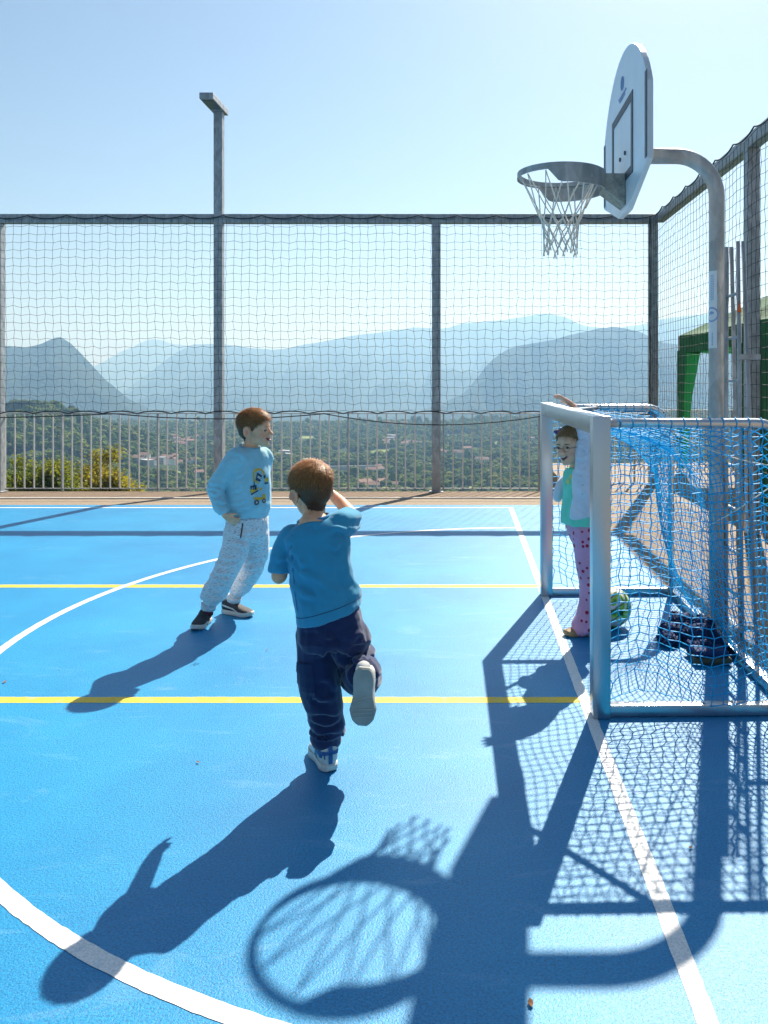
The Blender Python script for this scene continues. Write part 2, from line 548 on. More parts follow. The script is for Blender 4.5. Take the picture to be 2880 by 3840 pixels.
def railing(name, label, x0, x1, y, zb, ztop, pitch, group=None, post_every=10, r=0.0105, cat='railing'):
    rt = empty(name, (x0, y, zb)); tag(rt, label, cat)
    mb = MB().box((x0, y-0.022, ztop-0.012), (x1, y+0.022, ztop)).build('handrail', M['galv'], rt, bevel=0.002)
    mb = MB().box((x0, y-0.012, zb+0.028), (x1, y+0.012, zb+0.04)).build('bottom_rail', M['galv'], rt)
    n = int((x1 - x0) / pitch)
    bar = MB().tube([(0, 0, 0.04), (0, 0, ztop - zb - 0.012)], r, 6, caps=False).mesh('bar', M['white_metal'], True)  # galvanised bars; their sunlit paleness is put into the colour
    flat = MB().box((-0.011, -0.025, 0), (0.011, 0.025, ztop - zb - 0.012)).mesh('rail_post', M['galv'])
    for i in range(n + 1):
        isp = i % post_every == 3
        o = bpy.data.objects.new('rail_post' if isp else 'bar', flat if isp else bar)
        C.objects.link(o); o.parent = rt
        o.location = (x1 - x0 - i*pitch + random.gauss(0, 0.0015), 0, 0)
        ORG[o.name] = Vector((0, 0, 0))
    return rt
railing('railing', 'waist-high galvanised railing with thin vertical bars along the terrace edge', -8.2, 2.9, YF+0.17, ZB, 1.0, 0.139)
railing('railing', 'short bar railing behind the green tents at the far right', 2.95, 7.5, 14.1, -0.012, 0.95, 0.12)

# ------------------------------------------------------------------ side fence
XS = 2.73
side = empty('net_fence', (XS, 7.7, -0.012))
tag(side, 'side net fence with black ball net running along the right of the court', 'fence')
ys_post = [7.75, 4.0]
for y in ys_post:
    MB().box((XS+0.02, y, -0.012), (XS+0.14, y+0.125, ZT-0.13)).build('post', M['galv'], side, bevel=0.008)
MB().box((XS+0.02, 1.0, ZT-0.13), (XS+0.14, YF-0.003, ZT)).build('top_rail', M['galv'], side, bevel=0.008)
nc2 = int((YF - 0.06 - 3.4) / PITCH) + 1
zs2 = np.arange(ZT - 0.06, 0.12, -PITCH)[::-1]
P = np.zeros((len(zs2), nc2, 3))
for r in range(len(zs2)):
    for c in range(nc2):
        y, z = YF - 0.07 - c*PITCH, zs2[r]
        t = r / (len(zs2) - 1)
        P[r, c] = (XS - 0.03 + 0.01*math.sin(y*2.0 + z) + rng.normal(0, 0.002),
                   y + (0.008 if (r + c) % 2 else -0.008) + rng.normal(0, 0.002),
                   z - 0.035*abs(math.sin((y - 3.4)/0.5625*math.pi))*t**6 + rng.normal(0, 0.002))
A, B = grid_segs(P)
link('net', seg_mesh('net', A, B, 0.0028), side).data.materials.append(M['net_black'])
mb = MB()
mb.tube(scallop((XS-0.04, YF-0.06, ZT-0.03), (XS-0.04, 3.4, ZT-0.03), 14, 0.045, (0, 0, -1)), 0.0085, 5)
mb.build('top_rope', M['net_black'], side, smooth=True)
# corner lacing, a loose double cord
mb = MB()
for ph in (0.0, 1.3):
    mb.tube([(XS-0.06-0.018*abs(math.sin(z*3.1+ph)), YF-0.055, z) for z in np.linspace(1.0, ZT-0.05, 60)], 0.005, 4)
mb.build('lacing', M['net_black'], side, smooth=True)

# ------------------------------------------------------------------ football goal
GO = at(2224, 2699, 4500/(2699-PY)); GO.z = 0.0
GA = math.atan2(0.036, 1.98)
def gl(x, y, z): return Vector((GO.x + x*math.cos(GA) - y*math.sin(GA), GO.y + x*math.sin(GA) + y*math.cos(GA), z))
GW, GH, GD = 2.065, 1.335, 0.89
goal = empty('football_goal', gl(0.04, GW/2, 0.0))
tag(goal, 'small aluminium football goal with sagging blue net on the white goal line', 'goal')
def gbox(name, a, b, mat, bevel=0.005):
    mb = MB().box(a, b); mb.v = [tuple(gl(*v)) for v in mb.v]
    o = mb.build(name, mat, goal, bevel=bevel); return auto_smooth(o, 40)
gbox('post', (0, 0, 0.002), (0.079, 0.085, GH), M['alu'])
gbox('post', (0, GW-0.085, 0.002), (0.079, GW, GH), M['alu'])
gbox('crossbar', (0.001, 0.0855, GH-0.085), (0.078, GW-0.0855, GH-0.001), M['alu'])
gbox('ground_bar', (0.080, 0.018, 0.004), (GD-0.01, 0.068, 0.054), M['alu'])
gbox('ground_bar', (0.080, GW-0.068, 0.004), (GD-0.01, GW-0.018, 0.054), M['alu'])
gbox('ground_bar', (GD-0.009, 0.018, 0.004), (GD+0.041, GW-0.018, 0.056), M['alu'])
def tube_prof(n=7, rb=0.17, ztop=1.302, x1=GD+0.016):
    p = [(0.08, ztop), (0.35, ztop), (x1-rb, ztop)]
    for k in range(1, n+1):
        a = math.pi/2*k/n
        p.append((x1-rb + rb*math.sin(a), ztop-rb + rb*math.cos(a)))
    p += [(x1, 0.7), (x1, 0.057)]
    return p
TP = tube_prof()
for y in (0.045, GW-0.045):
    MB().tube([gl(x, y, z) for x, z in TP], 0.021, 12).build('frame_tube', M['alu_tube'], goal, smooth=True)
for ya, yb in ((0.44, 0.05), (GW-0.44, GW-0.05)):     # corner braces under the roof net
    MB().tube([gl(0.075, ya, 1.287), gl(0.40, yb, 1.298)], 0.013, 10).build('brace', M['alu_tube'], goal, smooth=True)
for y in (0.045, GW-0.045):     # clamp screws on the bends
    MB().ell(gl(GD-0.04, y-0.02, 1.265), (0.006, 0.004, 0.006), nu=8, nv=6).build('screw', M['black_mark'], goal)
# net: roof and back are one slack sheet
GP = 0.044
def prof_point(prof, s):
    acc = 0
    for i in range(len(prof)-1):
        d = math.dist(prof[i], prof[i+1])
        if acc + d >= s or i == len(prof)-2:
            t = (s-acc)/d
            return (prof[i][0]+(prof[i+1][0]-prof[i][0])*t, prof[i][1]+(prof[i+1][1]-prof[i][1])*t)
        acc += d
plen = sum(math.dist(TP[i], TP[i+1]) for i in range(len(TP)-1))
nR, nC = int(plen/GP)+1, int((GW-0.09)/GP)+1
cut = [(0.08, 1.27), (0.30, 1.17), (0.46, 1.04), (0.56, 0.86), (0.62, 0.62), (0.70, 0.36), (0.82, 0.14), (GD-0.01, 0.05)]
clen = sum(math.dist(cut[i], cut[i+1]) for i in range(len(cut)-1))
P = np.zeros((nR, nC, 3))
for r in range(nR):
    s = r/(nR-1)
    a = prof_point(TP, s*plen*0.9999); b = prof_point(cut, s*clen*0.9999)
    for c in range(nC):
        t = c/(nC-1)
        w = 1 - abs(2*t-1)**2.6
        w *= 0.78 + 0.12*math.sin(t*9+1)
        x = a[0]+(b[0]-a[0])*w; z = a[1]+(b[1]-a[1])*w
        y = 0.045+(GW-0.09)*t + (0.004 if (r+c) % 2 else -0.004)
        q = gl(x + 0.010*math.sin(t*21+r*0.25) + rng.normal(0, 0.001), y + rng.normal(0, 0.001), max(0.02, z + rng.normal(0, 0.0007) + 0.006*math.sin(t*17)))
        P[r, c] = q
A, B = grid_segs(P)
# the two side panels
for y0, sgn in ((0.045, 1), (GW-0.045, -1)):
    ncol, nrow = int(0.80/GP)+1, int(1.24/GP)+2
    S = np.zeros((nrow, ncol, 3))
    for r in range(nrow):
        t = r/(nrow-1)
        for c in range(ncol):
            s = c/(ncol-1)
            xx = 0.082 + (GD-0.07)*s
            zt = 1.285 - (0.16*max(0, (s-0.8)/0.2)**2)
            low = (1-t)**3
            z = 0.05 + (zt-0.05)*t**(1.0) + low*0.05*(1+math.sin(s*9+y0)) * (1 if r > 0 else 0.4)
            y = y0 + sgn*(0.05*low*math.sin(s*7) + 0.012*math.sin(t*6+s*5))
            S[r, c] = gl(xx + (0.004 if (r+c) % 2 else -0.004) + low*0.012*math.sin(r*1.7+c) + rng.normal(0, 0.0008), y, z + (0.004 if c % 2 else -0.004) + rng.normal(0, 0.0008))
    a2, b2 = grid_segs(S); A += a2; B += b2
link('net', seg_mesh('net', A, B, 0.0027), goal).data.materials.append(M['net_blue'])
# lashing of the net around the tubes
A, B = [], []
for y in (0.045, GW-0.045):
    for k in range(16):
        x, z = prof_point(TP, 0.04 + k*0.058)
        for i in range(8):
            a0, a1 = 2*math.pi*i/8, 2*math.pi*(i+1)/8
            A.append(gl(x + 0.006*i/8, y + 0.025*math.cos(a0), z + 0.025*math.sin(a0)))
            B.append(gl(x + 0.006*(i+1)/8, y + 0.025*math.cos(a1), z + 0.025*math.sin(a1)))
ls = link('lashing', seg_mesh('lashing', A, B, 0.0028), goal); ls.data.materials.append(M['net_blue']); ls['kind'] = 'stuff'
ropes = MB()
def sagrope(a, b, d, n=14): return [gl(*(a[i]+(b[i]-a[i])*k/n - (d*4*(k/n)*(1-k/n) if i == 2 else 0) for i in range(3))) for k in range(n+1)]
ropes.tube(sagrope((0.35, 0.06, 1.27), (GD-0.02, 0.12, 1.10), 0.03), 0.003, 4)
ropes.tube(sagrope((0.33, 0.06, 1.27), (0.62, 0.5, 0.95), 0.0), 0.003, 4)
ropes.tube(sagrope((GD-0.01, 0.10, 1.05), (0.62, 0.55, 0.72), 0.02), 0.003, 4)
ropes.build('support_rope', M['net_white'], goal, smooth=True)

# ------------------------------------------------------------------ basketball hoop
HX, HY, HZ = 0.59, 4.89, 2.745
PXX = 1.545
hoop = empty('basketball_hoop', (PXX, HY, -0.012))
tag(hoop, 'basketball hoop with fan-shaped white backboard on a curved galvanised pole behind the goal', 'basketball hoop')
za, rb = 2.86, 0.25
pts = [(PXX, HY, -0.012), (PXX, HY, 1.3), (PXX, HY, za-rb)]
for k in range(1, 13):
    a = math.pi/2*k/12
    pts.append((PXX - rb + rb*math.cos(a), HY, za - rb + rb*math.sin(a)))
pts.append((1.03, HY, za))
MB().tube(pts, 0.0475, 24).build('pole', M['galv_pole'], hoop, smooth=True)
MB().box((PXX-0.12, HY-0.12, -0.012), (PXX+0.12, HY+0.12, 0.006)).build('base_plate', M['galv_pole'], hoop)
BX, BYC = 0.972, 4.895
hw, zs0, zs1, zap, zbot = 0.655, 2.672, 3.085, 3.49, 2.505
Rarc = (hw**2 + (zap-zs1)**2) / (2*(zap-zs1)); zc = zap - Rarc
a_end = math.asin(min(1, hw/Rarc))
poly = [(BYC-0.14, zbot), (BYC+0.14, zbot), (BYC+hw, zs0), (BYC+hw, zs1)]
for k in range(1, 24):
    a = a_end - 2*a_end*k/24
    poly.append((BYC + Rarc*math.sin(a), zc + Rarc*math.cos(a)))
poly += [(BYC-hw, zs1), (BYC-hw, zs0)]
bd = MB().prism(poly, BX, BX+0.032, 'x').build('backboard', M['board'], hoop, bevel=0.003)
MB().box((BX+0.034, HY-0.11, za-0.11), (BX+0.06, HY+0.11, za+0.09)).build('mounting_plate', M['galv_pole'], hoop, bevel=0.003)
fx = BX - 0.0025
def bmark(name, y0, y1, z0, z1, m=None): return MB().box((fx-0.001, y0, z0), (fx+0.002, y1, z1)).build(name, m or M['black_mark'], bd)
ty0, ty1, tz0, tz1, lw = 4.60, 5.24, 2.69, 3.165, 0.05
bmark('target_line', ty0, ty1, tz1-lw, tz1); bmark('target_line', ty0, ty1, tz0, tz0+lw)
bmark('target_line', ty0, ty0+lw, tz0+lw+0.0005, tz1-lw-0.0005); bmark('target_line', ty1-lw, ty1, tz0+lw+0.0005, tz1-lw-0.0005)
bmark('edge_line', BYC-hw+0.004, BYC-hw+0.05, zs0+0.01, zs1+0.06)
bmark('edge_line', BYC+hw-0.05, BYC+hw-0.004, zs0+0.01, zs1+0.02)
# small round emblem with two lines of print under it
em = MB()
ec = (4.905, 3.31)
em.tube([(fx, ec[0]+0.04*math.cos(a), ec[1]+0.04*math.sin(a)) for a in np.linspace(0, 2*math.pi, 28)[:-1]], 0.0022, 4, closed=True)
for d in (-0.022, 0, 0.022):
    w_ = math.sqrt(0.04**2 - d*d)
    em.tube([(fx, ec[0]+d, ec[1]-w_), (fx, ec[0]+d, ec[1]+w_)], 0.0014, 4)
    em.tube([(fx, ec[0]-w_, ec[1]+d), (fx, ec[0]+w_, ec[1]+d)], 0.0014, 4)
em.build('emblem', M['blue_mark'], bd)
tx = MB()
for row, (w_, z_) in enumerate(((0.11, 3.235), (0.075, 3.215))):
    y_ = ec[0] - w_
    while y_ < ec[0] + w_:
        k = random.uniform(0.006, 0.014)
        tx.box((fx-0.001, y_, z_), (fx+0.002, y_+k, z_+random.choice((0.010, 0.013)))); y_ += k + 0.004
tx.build('print', M['blue_mark'], bd)['kind'] = 'stuff'
for (yy, zz) in ((4.82, 2.86), (4.97, 2.86)):
    MB().tube([(BX+0.001, yy, zz), (BX-0.008, yy, zz)], 0.013, 8).build('bolt', M['black_mark'], bd)
# bracket and ring
br = MB()
br.v = [(BX-0.002, HY-0.085, 2.735), (0.835, HY-0.085, 2.735), (0.835, HY-0.085, 2.645), (BX-0.002, HY-0.085, 2.545),
        (BX-0.002, HY+0.085, 2.735), (0.835, HY+0.085, 2.735), (0.835, HY+0.085, 2.645), (BX-0.002, HY+0.085, 2.545)]
br.f = [(0,1,2,3), (7,6,5,4), (0,4,5,1), (1,5,6,2), (2,6,7,3), (3,7,4,0)]
br.build('bracket', pm('mottled galvanised plate', (0.40, 0.37, 0.32), 0.5, 0.6, 0.35, 30.0, 0.1, 60.0), hoop, bevel=0.004)
RR = 0.262
def band(a0, a1, r, z0, z1, th, n=40):
    mb = MB()
    for i in range(n+1):
        a = a0 + (a1-a0)*i/n
        for (rr, zz) in ((r, z0), (r+th, z0), (r+th, z1), (r, z1)):
            mb.v.append((HX + rr*math.cos(a), HY + rr*math.sin(a), zz))
    for i in range(n):
        for k in range(4):
            k2 = (k+1) % 4
            mb.f.append((i*4+k, i*4+k2, i*4+4+k2, i*4+4+k))
    mb.f += [(0, 1, 2, 3), (n*4+3, n*4+2, n*4+1, n*4)]
    return mb
rg = band(0, 2*math.pi-0.001, RR-0.018, HZ-0.014, HZ+0.012, 0.02, 72).build('ring', M['galv_pole'], hoop, bevel=0)
band(0, 2*math.pi-0.001, RR-0.002, HZ-0.026, HZ-0.016, 0.006, 72).build('net_rail', M['galv_pole'], rg)
# collar plate that wraps the back half of the ring
co_ = MB()
n = 36
for i in range(n+1):
    a = R(-112) + R(224)*i/n
    e = min(1, (math.cos(a*0.72))*1.3)
    zt_, zb_ = HZ+0.006, HZ - 0.03 - 0.075*max(0.0, min(1.0, (R(112)-abs(a))/R(14)))
    for (rr, zz) in ((RR+0.004, zb_), (RR+0.012, zb_), (RR+0.012, zt_), (RR+0.004, zt_)):
        co_.v.append((HX + rr*math.cos(a), HY + rr*math.sin(a), zz))
for i in range(n):
    for k in range(4):
        k2 = (k+1) % 4
        co_.f.append((i*4+k, i*4+k2, i*4+4+k2, i*4+4+k))
co_.f += [(0, 1, 2, 3), (n*4+3, n*4+2, n*4+1, n*4)]
auto_smooth(co_.build('collar_plate', M['galv_pole'], rg))
# the cord net: long loops, then diamonds that close towards the bottom
A, B = [], []
NL = 12
rows = [(0.246, -0.02), (0.158, -0.20), (0.120, -0.275), (0.104, -0.34), (0.096, -0.40), (0.100, -0.455)]
def npnt(k, row):
    rr, dz = rows[row]
    a = 2*math.pi*(k + (0.5 if row % 2 else 0))/NL + 0.12*math.sin(row*1.7+k)*0.4
    j = 0.006*math.sin(k*3.1+row*2)
    return np.array((HX + (rr+j)*math.cos(a), HY + (rr+j)*math.sin(a), HZ + dz + 0.012*math.sin(k*2.3+row)))
for row in range(len(rows)-1):
    for k in range(NL):
        p = npnt(k, row)
        for q in ((npnt(k, row+1), npnt(k-1, row+1)) if row % 2 == 0 else (npnt(k, row+1), npnt(k+1, row+1))):
            sag = (p+q)/2 + (np.array((0, 0, -0.006)) if row else 0)
            A += [p, sag]; B += [sag, q]
for k in range(NL):     # loose end loops
    p = npnt(k, len(rows)-1)
    for s in (-1, 1):
        q = p + np.array((0.008*s*math.cos(k), 0.008*s*math.sin(k), -0.03-0.008*math.sin(k*5)))
        A.append(p); B.append(q)
nt_o = link('net', seg_mesh('net', A, B, 0.0042, 5), hoop); nt_o.data.materials.append(M['net_white'])
# sticker wrapped round the pole, with print and a round badge
st = MB(); rs = 0.0482
def pol(a, z, r=rs): return (PXX + r*math.cos(a), HY + r*math.sin(a), z)
zA, zB_ = 1.685, 2.155
na = 8
for i in range(na+1):
    a = R(180) + R(104)*(i/na) - R(30)
    st.v += [pol(a, zA), pol(a, zB_)]
for i in range(na): st.f.append((2*i, 2*i+2, 2*i+3, 2*i+1))
stk = st.build('sticker', pm('white vinyl', (0.75, 0.77, 0.78), 0.35, 0, 0.04), hoop, smooth=True)
pr = MB()
for col_ in range(2):
    z_ = 2.13
    while z_ > 1.98:
        h_ = random.uniform(0.006, 0.016); a = R(222 - col_*16)
        pr.quad(pol(a, z_, rs+0.0006), pol(a+R(8), z_, rs+0.0006), pol(a+R(8), z_-h_, rs+0.0006), pol(a, z_-h_, rs+0.0006)); z_ -= h_ + 0.004
z_ = 1.78
while z_ > 1.70:
    h_ = random.uniform(0.006, 0.012); a = R(215)
    pr.quad(pol(a, z_, rs+0.0006), pol(a+R(10), z_, rs+0.0006), pol(a+R(10), z_-h_, rs+0.0006), pol(a, z_-h_, rs+0.0006)); z_ -= h_ + 0.004
pr.build('print', M['blue_mark'], stk, fix=False)['kind'] = 'stuff'
bg = MB()
nb = 20
for i in range(nb):
    t0, t1 = 2*math.pi*i/nb, 2*math.pi*(i+1)/nb
    for (r0, r1) in ((0.036, 0.046), (0.0, 0.02)):
        def bp(t, r): return pol(R(212) + r*math.cos(t)/rs, 1.89 + r*math.sin(t), rs+0.0006)
        if r0 > 0 or math.sin(t0) > 0: bg.quad(bp(t0, r0+1e-4), bp(t0, r1), bp(t1, r1), bp(t1, r0+1e-4))
bg.build('badge', M['blue_mark'], stk, fix=False)

# ------------------------------------------------------------------ folding ladder leaning by the pole
lad = empty('folding_ladder', (1.65, 4.7, -0.012))
tag(lad, 'narrow galvanised folding ladder standing folded beside the hoop pole', 'ladder')
zt = 2.29
for (yy) in (4.60, 4.88):
    t = (1.575, yy if yy < 4.7 else 4.80, zt)
    MB().tube([(1.600, yy, -0.01), t], 0.0125, 8).build('rail', M['galv'], lad, smooth=True)
    MB().tube([(1.685, yy, -0.01), (t[0]+0.03, t[1], t[2])], 0.0125, 8).build('rail', M['galv'], lad, smooth=True)
for k in range(8):
    t = 0.1 + k*0.11
    z = zt*t
    MB().tube([(1.600-0.025*t, 4.60, z), (1.600-0.025*t, 4.88-0.08*t, z)], 0.01, 6).build('rung', M['galv'], lad, smooth=True)
for z in (0.05, 1.61):
    MB().box((1.575, 4.585, z), (1.70, 4.60, z+0.03)).build('strap', M['galv'], lad)
fl = MB()
fl.v = [(1.563, 4.585, 1.885), (1.590, 4.583, 1.880), (1.583, 4.585, 1.95)]
fl.f = [(0, 1, 2)]
fl.build('warning_tag', pm('orange plastic', (0.8, 0.13, 0.03), 0.5, 0, 0.1), lad)

# ------------------------------------------------------------------ green tents
def gazebo(label, x0, x1, y0, y1, ze, zap, walls):
    g = empty('gazebo', ((x0+x1)/2, (y0+y1)/2, -0.012)); tag(g, label, 'tent', 'green folding tents beyond the side fence')
    cx, cy = (x0+x1)/2, (y0+y1)/2
    rf = MB()
    n = 8
    cs = [(x0, y0), (x1, y0), (x1, y1), (x0, y1)]
    for k in range(4):
        (ax, ay), (bx, by) = cs[k], cs[(k+1) % 4]
        for i in range(n):
            u0, u1 = i/n, (i+1)/n
            for j in range(n):
                t0, t1 = j/n, (j+1)/n
                def rp(u, t):
                    ex, ey = ax+(bx-ax)*u, ay+(by-ay)*u
                    z = ze + (zap-ze)*t - 0.10*math.sin(math.pi*u)*math.sin(math.pi*min(1, t*1.0))*(1-t) - 0.03*math.sin(math.pi*u)*(1-t)
                    return (ex+(cx-ex)*t, ey+(cy-ey)*t, z)
                rf.quad(rp(u0, t0), rp(u1, t0), rp(u1, t1), rp(u0, t1))
        # valance
    rf.build('roof', M['tent'], g, smooth=True)
    for k in range(4):
        (ax, ay), (bx, by) = cs[k], cs[(k+1) % 4]
        va = MB(); m = 14
        for i in range(m+1):
            u = i/m; z = ze - 0.03*math.sin(math.pi*u)
            w_ = 0.015*math.sin(u*19+k)
            ox, oy = ((0, w_) if k in (0, 2) else (w_, 0))
            va.v += [(ax+(bx-ax)*u, ay+(by-ay)*u, z), (ax+(bx-ax)*u+ox, ay+(by-ay)*u+oy, z-0.27)]
        for i in range(m): va.f.append((2*i, 2*i+2, 2*i+3, 2*i+1))
        va.build('valance', M['tent'], g, smooth=True)
        MB().box((ax-0.02, ay-0.02, -0.012), (ax+0.02, ay+0.02, ze-0.01)).build('leg', M['white_metal'], g)
        # corner drape, wide at the top and gathered down the leg
        dx, dy = (cx-ax), (cy-ay); 
        dr = MB()
        for zz, w_ in ((ze-0.25, 0.34), (1.2, 0.20), (0.6, 0.15), (0.05, 0.12)):
            dr.v += [(ax + math.copysign(0.02, dx), ay + math.copysign(w_, dy), zz), (ax-math.copysign(0.03, dx), ay-math.copysign(0.03, dy), zz), (ax + math.copysign(w_, dx), ay+math.copysign(0.02, dy), zz)]
        for i in range(3):
            dr.f += [(3*i, 3*i+1, 3*i+4, 3*i+3), (3*i+1, 3*i+2, 3*i+5, 3*i+4)]
        dr.build('corner_drape', M['tent'], g, smooth=True)
    for (k) in walls:
        (ax, ay), (bx, by) = cs[k], cs[(k+1) % 4]
        wl = MB(); m, q = 30, 6
        for j in range(q+1):
            for i in range(m+1):
                u = i/m; z = 0.02 + (ze-0.3)*j/q
                f = 0.03*math.sin(u*31 + j*0.4)*(1-0.5*j/q)
                ox, oy = ((0, f) if k in (0, 2) else (f, 0))
                wl.v.append((ax+(bx-ax)*u+ox, ay+(by-ay)*u+oy, z))
        for j in range(q):
            for i in range(m):
                a = j*(m+1)+i; wl.f.append((a, a+1, a+m+2, a+m+1))
        wl.build('side_wall', M['tent'], g, smooth=True)
    return g
gazebo('open green folding tent seen through the side net', 3.5, 6.4, 10.15, 13.0, 2.2, 2.95, ())
gazebo('green folding tent with closed side walls at the right edge of the view', 3.5, 6.4, 6.5, 9.5, 2.2, 2.95, (0, 3))

# ------------------------------------------------------------------ remesh helper for soft and bodily shapes
def fused(mb_list, voxel=0.006, smooth=6, fac=0.5):
    """join overlapping closed shapes into one continuous skin"""
    v, f = [], []
    for mb in (mb_list if isinstance(mb_list, list) else [mb_list]):
        n = len(v); v += mb.v; f += [tuple(i+n for i in q) for q in mb.f]
    me = bpy.data.meshes.new('tmp'); me.from_pydata(v, [], f)
    bm = bmesh.new(); bm.from_mesh(me); bmesh.ops.recalc_face_normals(bm, faces=bm.faces); bm.to_mesh(me); bm.free()
    o = bpy.data.objects.new('tmp', me); C.objects.link(o)
    m = o.modifiers.new('r', 'REMESH'); m.mode = 'VOXEL'; m.voxel_size = voxel; m.adaptivity = 0
    if smooth:
        s = o.modifiers.new('s', 'SMOOTH'); s.factor = fac; s.iterations = smooth
    dg = bpy.context.evaluated_depsgraph_get(); dg.update()
    out = bpy.data.meshes.new_from_object(o.evaluated_get(dg))
    bpy.data.objects.remove(o); bpy.data.meshes.remove(me)
    out.materials.clear()
    out.polygons.foreach_set('use_smooth', [True]*len(out.polygons))
    return out

def co_of(me):
    a = np.empty(len(me.vertices)*3); me.vertices.foreach_get('co', a); return a.reshape(-1, 3)
def no_of(me):
    a = np.empty(len(me.vertices)*3); me.vertices.foreach_get('normal', a); return a.reshape(-1, 3)
def set_co(me, a):
    me.vertices.foreach_set('co', a.reshape(-1)); me.update()

# vectorised smooth value noise in 3D
_pt = rng.random((32, 32, 32))
def vn3(p):
    p = np.asarray(p, float); i = np.floor(p).astype(int); f = p - i; f = f*f*(3-2*f); i &= 31; j = (i+1) & 31
    def L(a, b, c): return _pt[a, b, c]
    x0, y0, z0 = i.T; x1, y1, z1 = j.T; fx, fy, fz = f.T
    c00 = L(x0,y0,z0)*(1-fx)+L(x1,y0,z0)*fx; c10 = L(x0,y1,z0)*(1-fx)+L(x1,y1,z0)*fx
    c01 = L(x0,y0,z1)*(1-fx)+L(x1,y0,z1)*fx; c11 = L(x0,y1,z1)*(1-fx)+L(x1,y1,z1)*fx
    return (c00*(1-fy)+c10*fy)*(1-fz) + (c01*(1-fy)+c11*fy)*fz
def fbm3(p, o=4):
    s = 0; a = 0.5; t = 0
    for k in range(o):
        s = s + a*vn3(np.asarray(p)*2**k + 7.3*k); t += a; a *= 0.5
    return s/t
def fb2(x, y, o=4, z=0.37):
    x = np.asarray(x, float); y = np.asarray(y, float)
    sh = np.broadcast(x, y).shape
    p = np.stack([np.broadcast_to(x, sh).ravel(), np.broadcast_to(y, sh).ravel(), np.full(int(np.prod(sh)) if sh else 1, z)], 1)
    return fbm3(p, o).reshape(sh)

# ------------------------------------------------------------------ valley and mountains
BASE_Y = [1, 18, 65, 200, 500, 800, 1900, 2400, 3200, 16000]
BASE_Z = [-5, -6, -15, -50, -100, -112, -107, -150, -190, -215]
LAYERS = [  # depth of the crest, where its front slope begins, spur wavelength and height, skyline on the 2880-wide frame
    (1100, 520, 130, 10, [(-1500, 1500), (-300, 1522), (0, 1535), (140, 1520), (210, 1534), (270, 1556), (330, 1580), (470, 1612), (600, 1660), (720, 1720), (860, 1800), (960, 1900)]),
    (1800, 1050, 200, 8, [(900, 1650), (1000, 1602), (1300, 1590), (1700, 1590), (1800, 1580), (1900, 1572), (2060, 1565), (2300, 1556), (2900, 1545), (4400, 1540)]),
    (3900, 2500, 300, 170, [(-1500, 1250), (-200, 1285), (0, 1296), (100, 1303), (160, 1286), (205, 1266), (225, 1266), (265, 1286), (320, 1343), (400, 1428), (480, 1493), (560, 1532), (760, 1600)]),
    (4000, 2700, 300, 200, [(1500, 1570), (1640, 1520), (1740, 1476), (1800, 1402), (1850, 1345), (1900, 1312), (1960, 1292), (2080, 1274), (2180, 1246), (2250, 1232), (2310, 1224), (2400, 1244), (2480, 1285), (2600, 1300), (2900, 1310), (4400, 1330)]),
    (8600, 4600, 520, 420, [(380, 1560), (460, 1470), (560, 1398), (660, 1322), (720, 1292), (800, 1290), (900, 1297), (1024, 1315), (1060, 1310), (1180, 1286), (1320, 1259), (1470, 1241), (1545, 1228), (1640, 1235), (1740, 1214), (1900, 1198), (2040, 1176), (2120, 1188), (2200, 1226), (2300, 1236), (2420, 1214), (2470, 1197), (2640, 1178), (2900, 1150), (4400, 1130)]),
    (12500, 8800, 800, 420, [(-1500, 1330), (100, 1400), (340, 1382), (430, 1332), (520, 1290), (575, 1270), (640, 1287), (740, 1300), (1000, 1330), (3000, 1330), (4400, 1320)]),
]
def terrain(u, Y):
    u = np.asarray(u, float); Y = np.asarray(Y, float)
    X = u*Y; px = PX + FPX*u
    z = np.interp(np.log(Y), np.log(BASE_Y), BASE_Z)
    amp = np.clip((Y-250)/500, 0, 1)*9
    z = z + amp*(fb2(X/240+3, Y/240, 4)-0.5)*2
    for (Rc, Y0, lam, sp, sk) in LAYERS:
        yc = np.interp(px, [p[0] for p in sk], [p[1] for p in sk])
        yc = yc + (fb2(px/38.0+Rc, 0*px+Rc*0.01, 3)-0.5)*(9 if Rc > 2000 else 4)
        zc = CAMH + (PY-yc)/FPX*Rc
        z0 = np.interp(np.log(Y0), np.log(BASE_Y), BASE_Z) - 8
        t = np.clip((Y-Y0)/(Rc-Y0), 0, 1)
        zz = z0 + (zc-z0)*(t**1.12)
        rid = 1-np.abs(fb2(X/lam+Rc, Y/(lam*3.0), 4)*2-1)*1.6
        zz = zz + 1.35*sp*np.minimum(rid-0.95, 0.05)*(t*(1-t)*4)**0.7 * np.clip((zc-z0)/200, 0.1, 1.2)
        zz = np.minimum(zz, CAMH + (PY-yc)/FPX*np.maximum(Y, 1))
        back = np.clip((Y-Rc)/(Rc*0.35), 0, None)
        zz = zz - back*np.abs(zc-z0)*1.1
        z = np.where(Y > Y0, np.maximum(z, zz), z)
    return z

